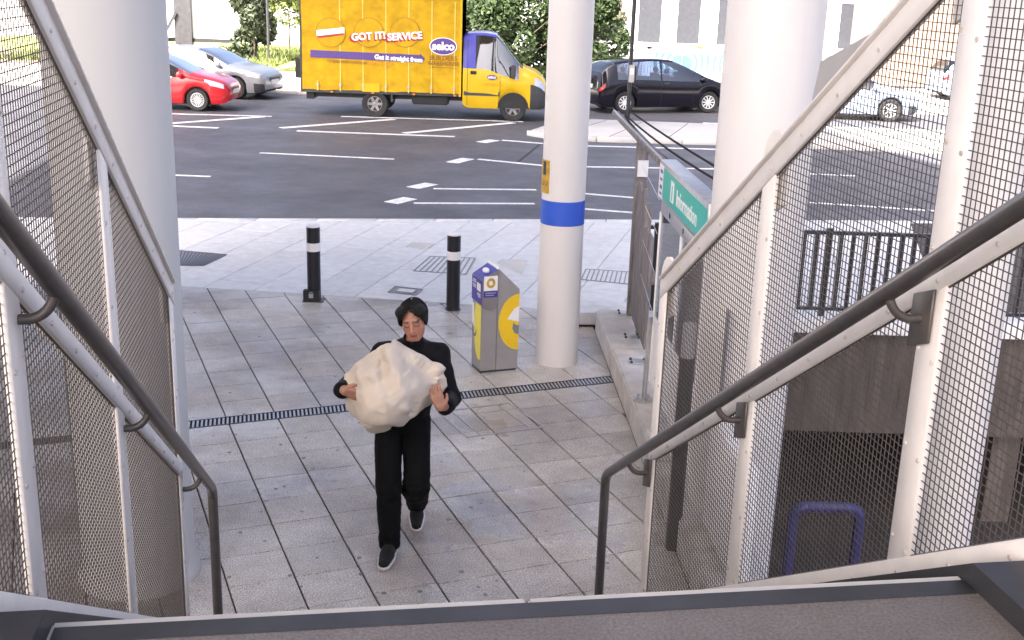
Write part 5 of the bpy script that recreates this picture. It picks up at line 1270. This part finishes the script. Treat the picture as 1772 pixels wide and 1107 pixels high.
# hands
def hand(pc, fd, sd, nd, wrist, curl, thumb_side, lens=(.070, .078, .072, .056)):
    """pc palm centre, fd finger direction, sd across the knuckles (towards the index), nd from palm towards the grip"""
    pc, fd, sd, nd = (np.array(v, float) for v in (pc, fd, sd, nd)); fd /= np.linalg.norm(fd); sd -= fd * (sd @ fd); sd /= np.linalg.norm(sd); nd = nd - fd * (nd @ fd) - sd * (nd @ sd); nd /= np.linalg.norm(nd)
    f.cone(wrist, pc - fd * .035, .027, .028, .02)
    for k in (-1, -.33, .33, 1): f.cone(pc - fd * .035 + sd * .018 * k, pc + fd * .034 + sd * .030 * k, .0145, .0125, .008)
    for i, ln in enumerate(lens):
        o = sd * (.0305 - .0205 * i); a = pc + fd * .036 + o; p0 = a; ang = curl[0]
        for seg, (frac, r0, r1) in enumerate(((.45, .0098, .0092), (.32, .0090, .0084), (.25, .0083, .0070))):
            d = fd * math.cos(ang) + nd * math.sin(ang); p1 = p0 + d * ln * frac; f.cone(p0, p1, r0, r1, .004); p0 = p1; ang += curl[1] + .06 * i
    b0 = pc - fd * .030 + sd * .030; b1 = b0 + sd * .022 * thumb_side + fd * .030 + nd * .012; b2 = b1 + fd * .028 + sd * .006 + nd * .012; f.cone(b0, b1, .014, .0115, .008); f.cone(b1, b2, .0108, .0085, .004)
hand((-.985, 6.69, 1.246), (.93, .05, -.36), (.35, -.25, .9), (.15, 1, -.05), WR, (.02, .34), 1)
hand((-.437, 6.690, 1.205), (-.30, .10, .95), (.93, .0, .30), (-.1, 1, .0), WL, (.12, .30), 1)
V, F_ = f.mesh()
skin, lip, brow, lid = np.array((.42, .205, .135)), np.array((.34, .10, .08)), np.array((.03, .02, .018)), np.array((.10, .045, .035))
def tint(V):
    c = np.tile(skin, (len(V), 1)); Lc = (V - HC) @ Hn; x, y, z = np.abs(Lc[:, 0]), Lc[:, 1], Lc[:, 2]; near = (np.linalg.norm(Lc, axis=1) < .16) & (y > .03)
    def mixm(m, col, a=1.): c[m] = c[m] * (1 - a) + col * a
    mixm(near & (np.hypot((x - .042) / .03, (z + .03) / .028) < 1), np.array((.46, .18, .12)), .5)
    mixm(near & (x < .014) & (z < 0) & (z > -.045), np.array((.46, .18, .13)), .4)
    mixm(near & (x > .011) & (x < .052) & (np.abs(z - (.033 - .12 * np.maximum(0, x - .036))) < .0058), brow, .85)
    mixm(near & (x > .016) & (x < .050) & (np.abs(z - .000) < .0042), lid, .85)
    mixm(near & (x > .014) & (x < .05) & (z > .004) & (z < .018), skin * .72, .8)
    mixm(near & (x < .024) & (z > -.079) & (z < -.053), lip, .8); mixm(near & (x < .023) & (np.abs(z + .0655) < .0028), lip * .35, .9)
    mixm(near & (np.hypot((x - .012) / .006, (z + .037) / .004) < 1), lid, .6)
    return c
bo = np_obj('body', V, F_, 'skin', pe, 1, color=tint)
# hair: full top with a centre part, swept to the sides
f = Field(HC - .17, HC + .17, .0042)
f.ell(hl((0, -.018, .040)), (.092, .110, .092), .02, rot=Hn)
for sx in (1, -1): f.ell(hl((sx * .046, .036, .083)), (.054, .062, .042), .018, rot=Hn); f.ell(hl((sx * .080, .018, .022)), (.017, .048, .050), .015, rot=Hn)
g = np.meshgrid(*[f.lo[k] + f.h * np.arange(f.n[k]) for k in range(3)], indexing='ij'); P = (np.stack(g, -1) - HC) @ Hn
ax_ = np.abs(P[..., 0]); zc = .108 - .088 * (ax_ / .082) ** 1.8 - .012 * (P[..., 0] > 0) * (ax_ / .08)
face = np.maximum(.030 - P[..., 1], P[..., 2] - zc); low = P[..., 2] + .035 + .25 * P[..., 1]           # face window; below the nape
f.a = np.maximum(f.a, -face * .8); f.a = np.maximum(f.a, -low)
V, F_ = f.mesh()
def hd(v):
    q = (Hm.transposed() @ (v - Vector(HC))); a = math.atan2(q.x, q.y + .02); return .0035 * noise.noise(Vector((a * 9, q.z * 6, 1))) + .002 * noise.noise(Vector((a * 24, q.z * 14, 4)))
np_obj('hair', V, F_, 'hair', pe, 1, disp=hd)
# loose strands over the hair
rs_ = random.Random(4); mb = MB()
for i in range(420):
    sx = 1 if i % 2 else -1; y0 = rs_.uniform(-.10, .085); th0, th1 = rs_.uniform(.02, .5), rs_.uniform(1.1, 1.85); lift = rs_.uniform(1.0, 1.045); pts = []; dr = rs_.uniform(-.02, .03)
    for k in range(6):
        t = k / 5; th = th0 + (th1 - th0) * t; yy = y0 + dr * t; sc = math.sqrt(max(.05, 1 - ((yy + .018) / .128) ** 2)) * lift
        pts.append(Vector(hl((sx * math.sin(th) * .093 * sc, yy + .012 * math.sin(t * 3), .040 + math.cos(th) * .096 * sc))))
    q_ = Hm.transposed() @ (pts[-1] - Vector(HC))
    if q_.y > .045 and abs(q_.x) < .07 and q_.z < .06: continue
    mb.tube(pts, [.0022, .0028, .0028, .0025, .002, .0008], 4)
mb.build('hair_strands', 'hair', pe, smooth=60, kind='stuff')
# jacket
f = Field((-1.16, 6.62, .78), (-.26, 7.36, 1.56), .0062)
f.ell((-.652, 7.165, 1.27), (.195, .125, .185), .05); f.ell((-.685, 7.155, 1.04), (.170, .118, .19), .06); f.ell((-.698, 7.15, .92), (.172, .122, .10), .04)
f.cone(SR, SL_, .062, .062, .06); f.cone(NB, (-.638, 7.115, 1.475), .082, .064, .04)
f.chain([SR, ER], [.060, .053], .04); f.chain([ER, (-1.038, 6.79, 1.228)], [.060, .050], .03); f.chain([SL_, EL], [.060, .055], .04); f.chain([EL, (-.400, 6.77, 1.145)], [.062, .052], .03)
f.cone((-.637, 7.10, 1.50), (-.630, 7.085, 1.60), .056, .050, .008, 'sub')                # collar opening
f.cone(WR, tuple(np.array(WR) + (np.array(WR) - np.array((-1.03, 7.04, 1.17))) * .3), .034, .034, .004, 'sub'); f.cone(WL, tuple(np.array(WL) + (np.array(WL) - np.array(EL)) * .3), .034, .034, .004, 'sub')
zz = f.lo[2] + f.h * np.arange(f.n[2]); f.a = np.maximum(f.a, (.872 - zz)[None, None, :])
V, F_ = f.mesh()
def fold(v): return .016 * noise.noise(v * 7) * .8 + .007 * (1 - abs(noise.noise(Vector((v.x * 12 + v.z * 8, v.y * 12, v.z * 5))))) + .006 * noise.noise(Vector((v.x * 16, v.y * 16, v.z * 9))) + .002 * noise.noise(v * 40)
np_obj('jacket', V, F_, 'jacket', pe, 1, disp=fold)
# trousers
f = Field((-.95, 6.80, .03), (-.44, 7.62, .98), .0062)
f.ell((-.70, 7.15, .90), (.175, .12, .10), .04)
f.chain([HR, KR, (-.768, 6.955, .09)], [.093, .079, .070], .015); f.chain([HL, KL, (-.630, 7.44, .17)], [.093, .082, .070], .015)
f.cone((-.612, 7.08, .43), (-.615, 7.14, .38), .080, .07, .03)
f.cone((-.768, 6.945, .12), (-.768, 6.94, -.1), .045, .045, .004, 'sub'); f.cone((-.632, 7.455, .17), (-.634, 7.60, .03), .045, .05, .004, 'sub')
zz = f.lo[2] + f.h * np.arange(f.n[2]); f.a = np.maximum(f.a, (.062 - zz)[None, None, :])
V, F_ = f.mesh()
def fold2(v):
    kn = max(0, 1 - abs(v.z - .45) / .16) + max(0, 1 - abs(v.z - .16) / .1) * .8
    return .009 * noise.noise(Vector((v.x * 9, v.y * 9, v.z * 4))) + .006 * (1 - abs(noise.noise(Vector((v.x * 14, v.y * 14, v.z * 3 + 5))))) + kn * .012 * noise.noise(Vector((v.x * 10, v.y * 10, v.z * 30))) + .002 * noise.noise(v * 40)
np_obj('trousers', V, F_, 'trousers', pe, 1, disp=fold2)
mb = MB(); c_ = at((698, 741), 7.02)
for dz in (1, -1): mb.beam((c_.x - .012, c_.y, c_.z), (c_.x + .014, c_.y, c_.z + dz * .012), .004, .004)
# shoes
def shoe(toe, heel, ank):
    f = Field(np.minimum(np.minimum(toe, heel), ank) - .09, np.maximum(np.maximum(toe, heel), ank) + .11, .005); toe, heel, ank = map(np.array, (toe, heel, ank)); up = np.array((0, 0, 1.)); mid = toe * .55 + heel * .45
    f.cone(ank, mid * .5 + toe * .5, .046, .038, .02); f.cone(heel, mid, .040, .044, .02); f.cone(mid, toe, .044, .036, .02); f.cone(mid * .4 + heel * .6 + up * .03, ank + up * .10, .044, .048, .03)
    ax = toe - heel; ax = ax / np.linalg.norm(ax); side = np.cross(ax, up); n_ = np.cross(side, ax); n_ /= np.linalg.norm(n_)
    g = np.stack(np.meshgrid(*[f.lo[k] + f.h * np.arange(f.n[k]) for k in range(3)], indexing='ij'), -1); hgt = (g - heel) @ n_
    low = f.a.copy(); f.a = np.maximum(f.a, -(hgt + .004)); V, F_ = f.mesh(); np_obj('shoe', V, F_, 'shoe_knit', pe, 1)
    f.a = np.maximum(np.maximum(low - .010, hgt + .005), -(hgt + .034)); V, F_ = f.mesh(); return np_obj('shoe_sole', V, F_, 'shoe_sole', pe, 1)
shoe(TR_, HeR, AR); shoe(TL_, HeL, AL)

# ---- the rock
RY = 6.86
outl = [(100, 500), (98, 410), (165, 360), (270, 260), (380, 165), (480, 90), (570, 45), (640, 60), (740, 130), (870, 195), (950, 245), (1040, 320), (1110, 335), (1160, 390), (1195, 470), (1208, 550), (1165, 615), (1090, 700), (1000, 770), (900, 830), (800, 890), (640, 940), (520, 1020), (440, 1035), (370, 1020), (280, 960), (200, 870), (135, 790), (118, 690), (112, 600)]
ctrl = [(600, 130, .10), (650, 210, .15), (720, 240, .155), (745, 330, .19), (795, 440, .205), (822, 550, .20), (950, 400, .09), (1100, 430, .05), (900, 560, .15), (1050, 560, .075), (500, 190, .035), (505, 275, .07), (430, 300, .14), (250, 310, .085), (300, 450, .155), (480, 450, .19), (560, 330, .165), (640, 420, .20), (600, 560, .22), (450, 600, .205), (280, 600, .125), (325, 745, .15), (430, 790, .185), (560, 740, .21), (700, 770, .185), (840, 740, .12), (380, 880, .075), (560, 880, .085), (700, 850, .085), (450, 960, .04), (250, 800, .06), (180, 600, .05), (830, 650, .175), (950, 650, .09), (880, 280, .07), (800, 260, .10), (640, 640, .215), (740, 640, .20)]
ro_c = at((580 + 650 / 6.152, 580 + 540 / 6.152), RY)
def rp(a, b, d):
    v = at((580 + a / 6.152, 580 + b / 6.152), RY); return Vector((v.x, RY - d * 1.6, v.z))
def interp_poly(P_, n_):
    out = []
    for i in range(len(P_)):
        a, b = P_[i], P_[(i + 1) % len(P_)]
        for k in range(n_): t = k / n_; out.append((a[0] + (b[0] - a[0]) * t, a[1] + (b[1] - a[1]) * t))
    return out
ol = outl; pts2 = [Vector((a, b)) for a, b in ol] + [Vector((a, b)) for a, b, _ in ctrl]
res = geometry.delaunay_2d_cdt(pts2, [(i, (i + 1) % len(ol)) for i in range(len(ol))], [], 1, 1e-4)
vv, ff = res[0], res[2]; dep = {}
for p_ in vv:
    k = min(range(len(pts2)), key=lambda i: (pts2[i] - p_).length); dep[tuple(p_)] = 0 if k < len(ol) else ctrl[k - len(ol)][2]
bm = bmesh.new()
fv = [bm.verts.new(rp(p_.x, p_.y, dep[tuple(p_)])) for p_ in vv]
for t in ff: bm.faces.new([fv[i] for i in t])
# back half: same outline, three closing rings
onv = [min(fv, key=lambda v: (v.co - rp(a, b, 0)).length) for a, b in ol]; prev = onv
cen = ro_c.copy(); cen.y = RY
for sc, d in ((.93, .06), (.72, .115), (.40, .14)):
    ring = [bm.verts.new(Vector((cen.x + (v.co.x - cen.x) * sc, RY + d + .015 * noise.noise(v.co * 6), cen.z + (v.co.z - cen.z) * sc))) for v in onv]
    for i in range(len(prev)): bm.faces.new([prev[i], prev[(i + 1) % len(prev)], ring[(i + 1) % len(prev)], ring[i]])
    prev = ring
bm.faces.new(prev)
bmesh.ops.recalc_face_normals(bm, faces=bm.faces); bmesh.ops.triangulate(bm, faces=bm.faces)
bmesh.ops.subdivide_edges(bm, edges=bm.edges, cuts=5, use_grid_fill=True)
for _ in range(1): bmesh.ops.smooth_vert(bm, verts=bm.verts, factor=.5, use_axis_x=True, use_axis_y=True, use_axis_z=True)
bm.normal_update()
CD = {}
def cell_dir(p_):
    k = tuple(round(c_ * 50) for c_ in p_)
    if k not in CD:
        r_ = random.Random(k[0] * 73856093 ^ k[1] * 19349663 ^ k[2] * 83492791); CD[k] = Vector((r_.gauss(0, 1), r_.gauss(0, 1), r_.gauss(0, 1))).normalized()
    return CD[k]
for v in bm.verts:
    q = v.co; vo = noise.voronoi(q * 6.5); sd_ = vo[1][0] / 6.5; pl2 = (q - sd_).dot(cell_dir(sd_)) * .24
    rid = 1 - abs(noise.noise(q * 7 + Vector((3, 1, 2)))); rid2 = 1 - abs(noise.noise(q * 16)); v.co = q + v.normal * (pl2 + .012 * (rid - .75) + .009 * (rid2 - .75) + .002 * noise.noise(q * 45))
for _ in range(1): bmesh.ops.smooth_vert(bm, verts=bm.verts, factor=.5, use_axis_x=True, use_axis_y=True, use_axis_z=True)
me = bpy.data.meshes.new('rock'); bm.to_mesh(me); bm.free(); me.materials.append(M['rock']); me.shade_smooth(); me.set_sharp_from_angle(angle=R(50))
o = bpy.data.objects.new('rock', me); COL.objects.link(o); tag(o, 'big cream crumpled rock held in both hands of the person', 'rock')
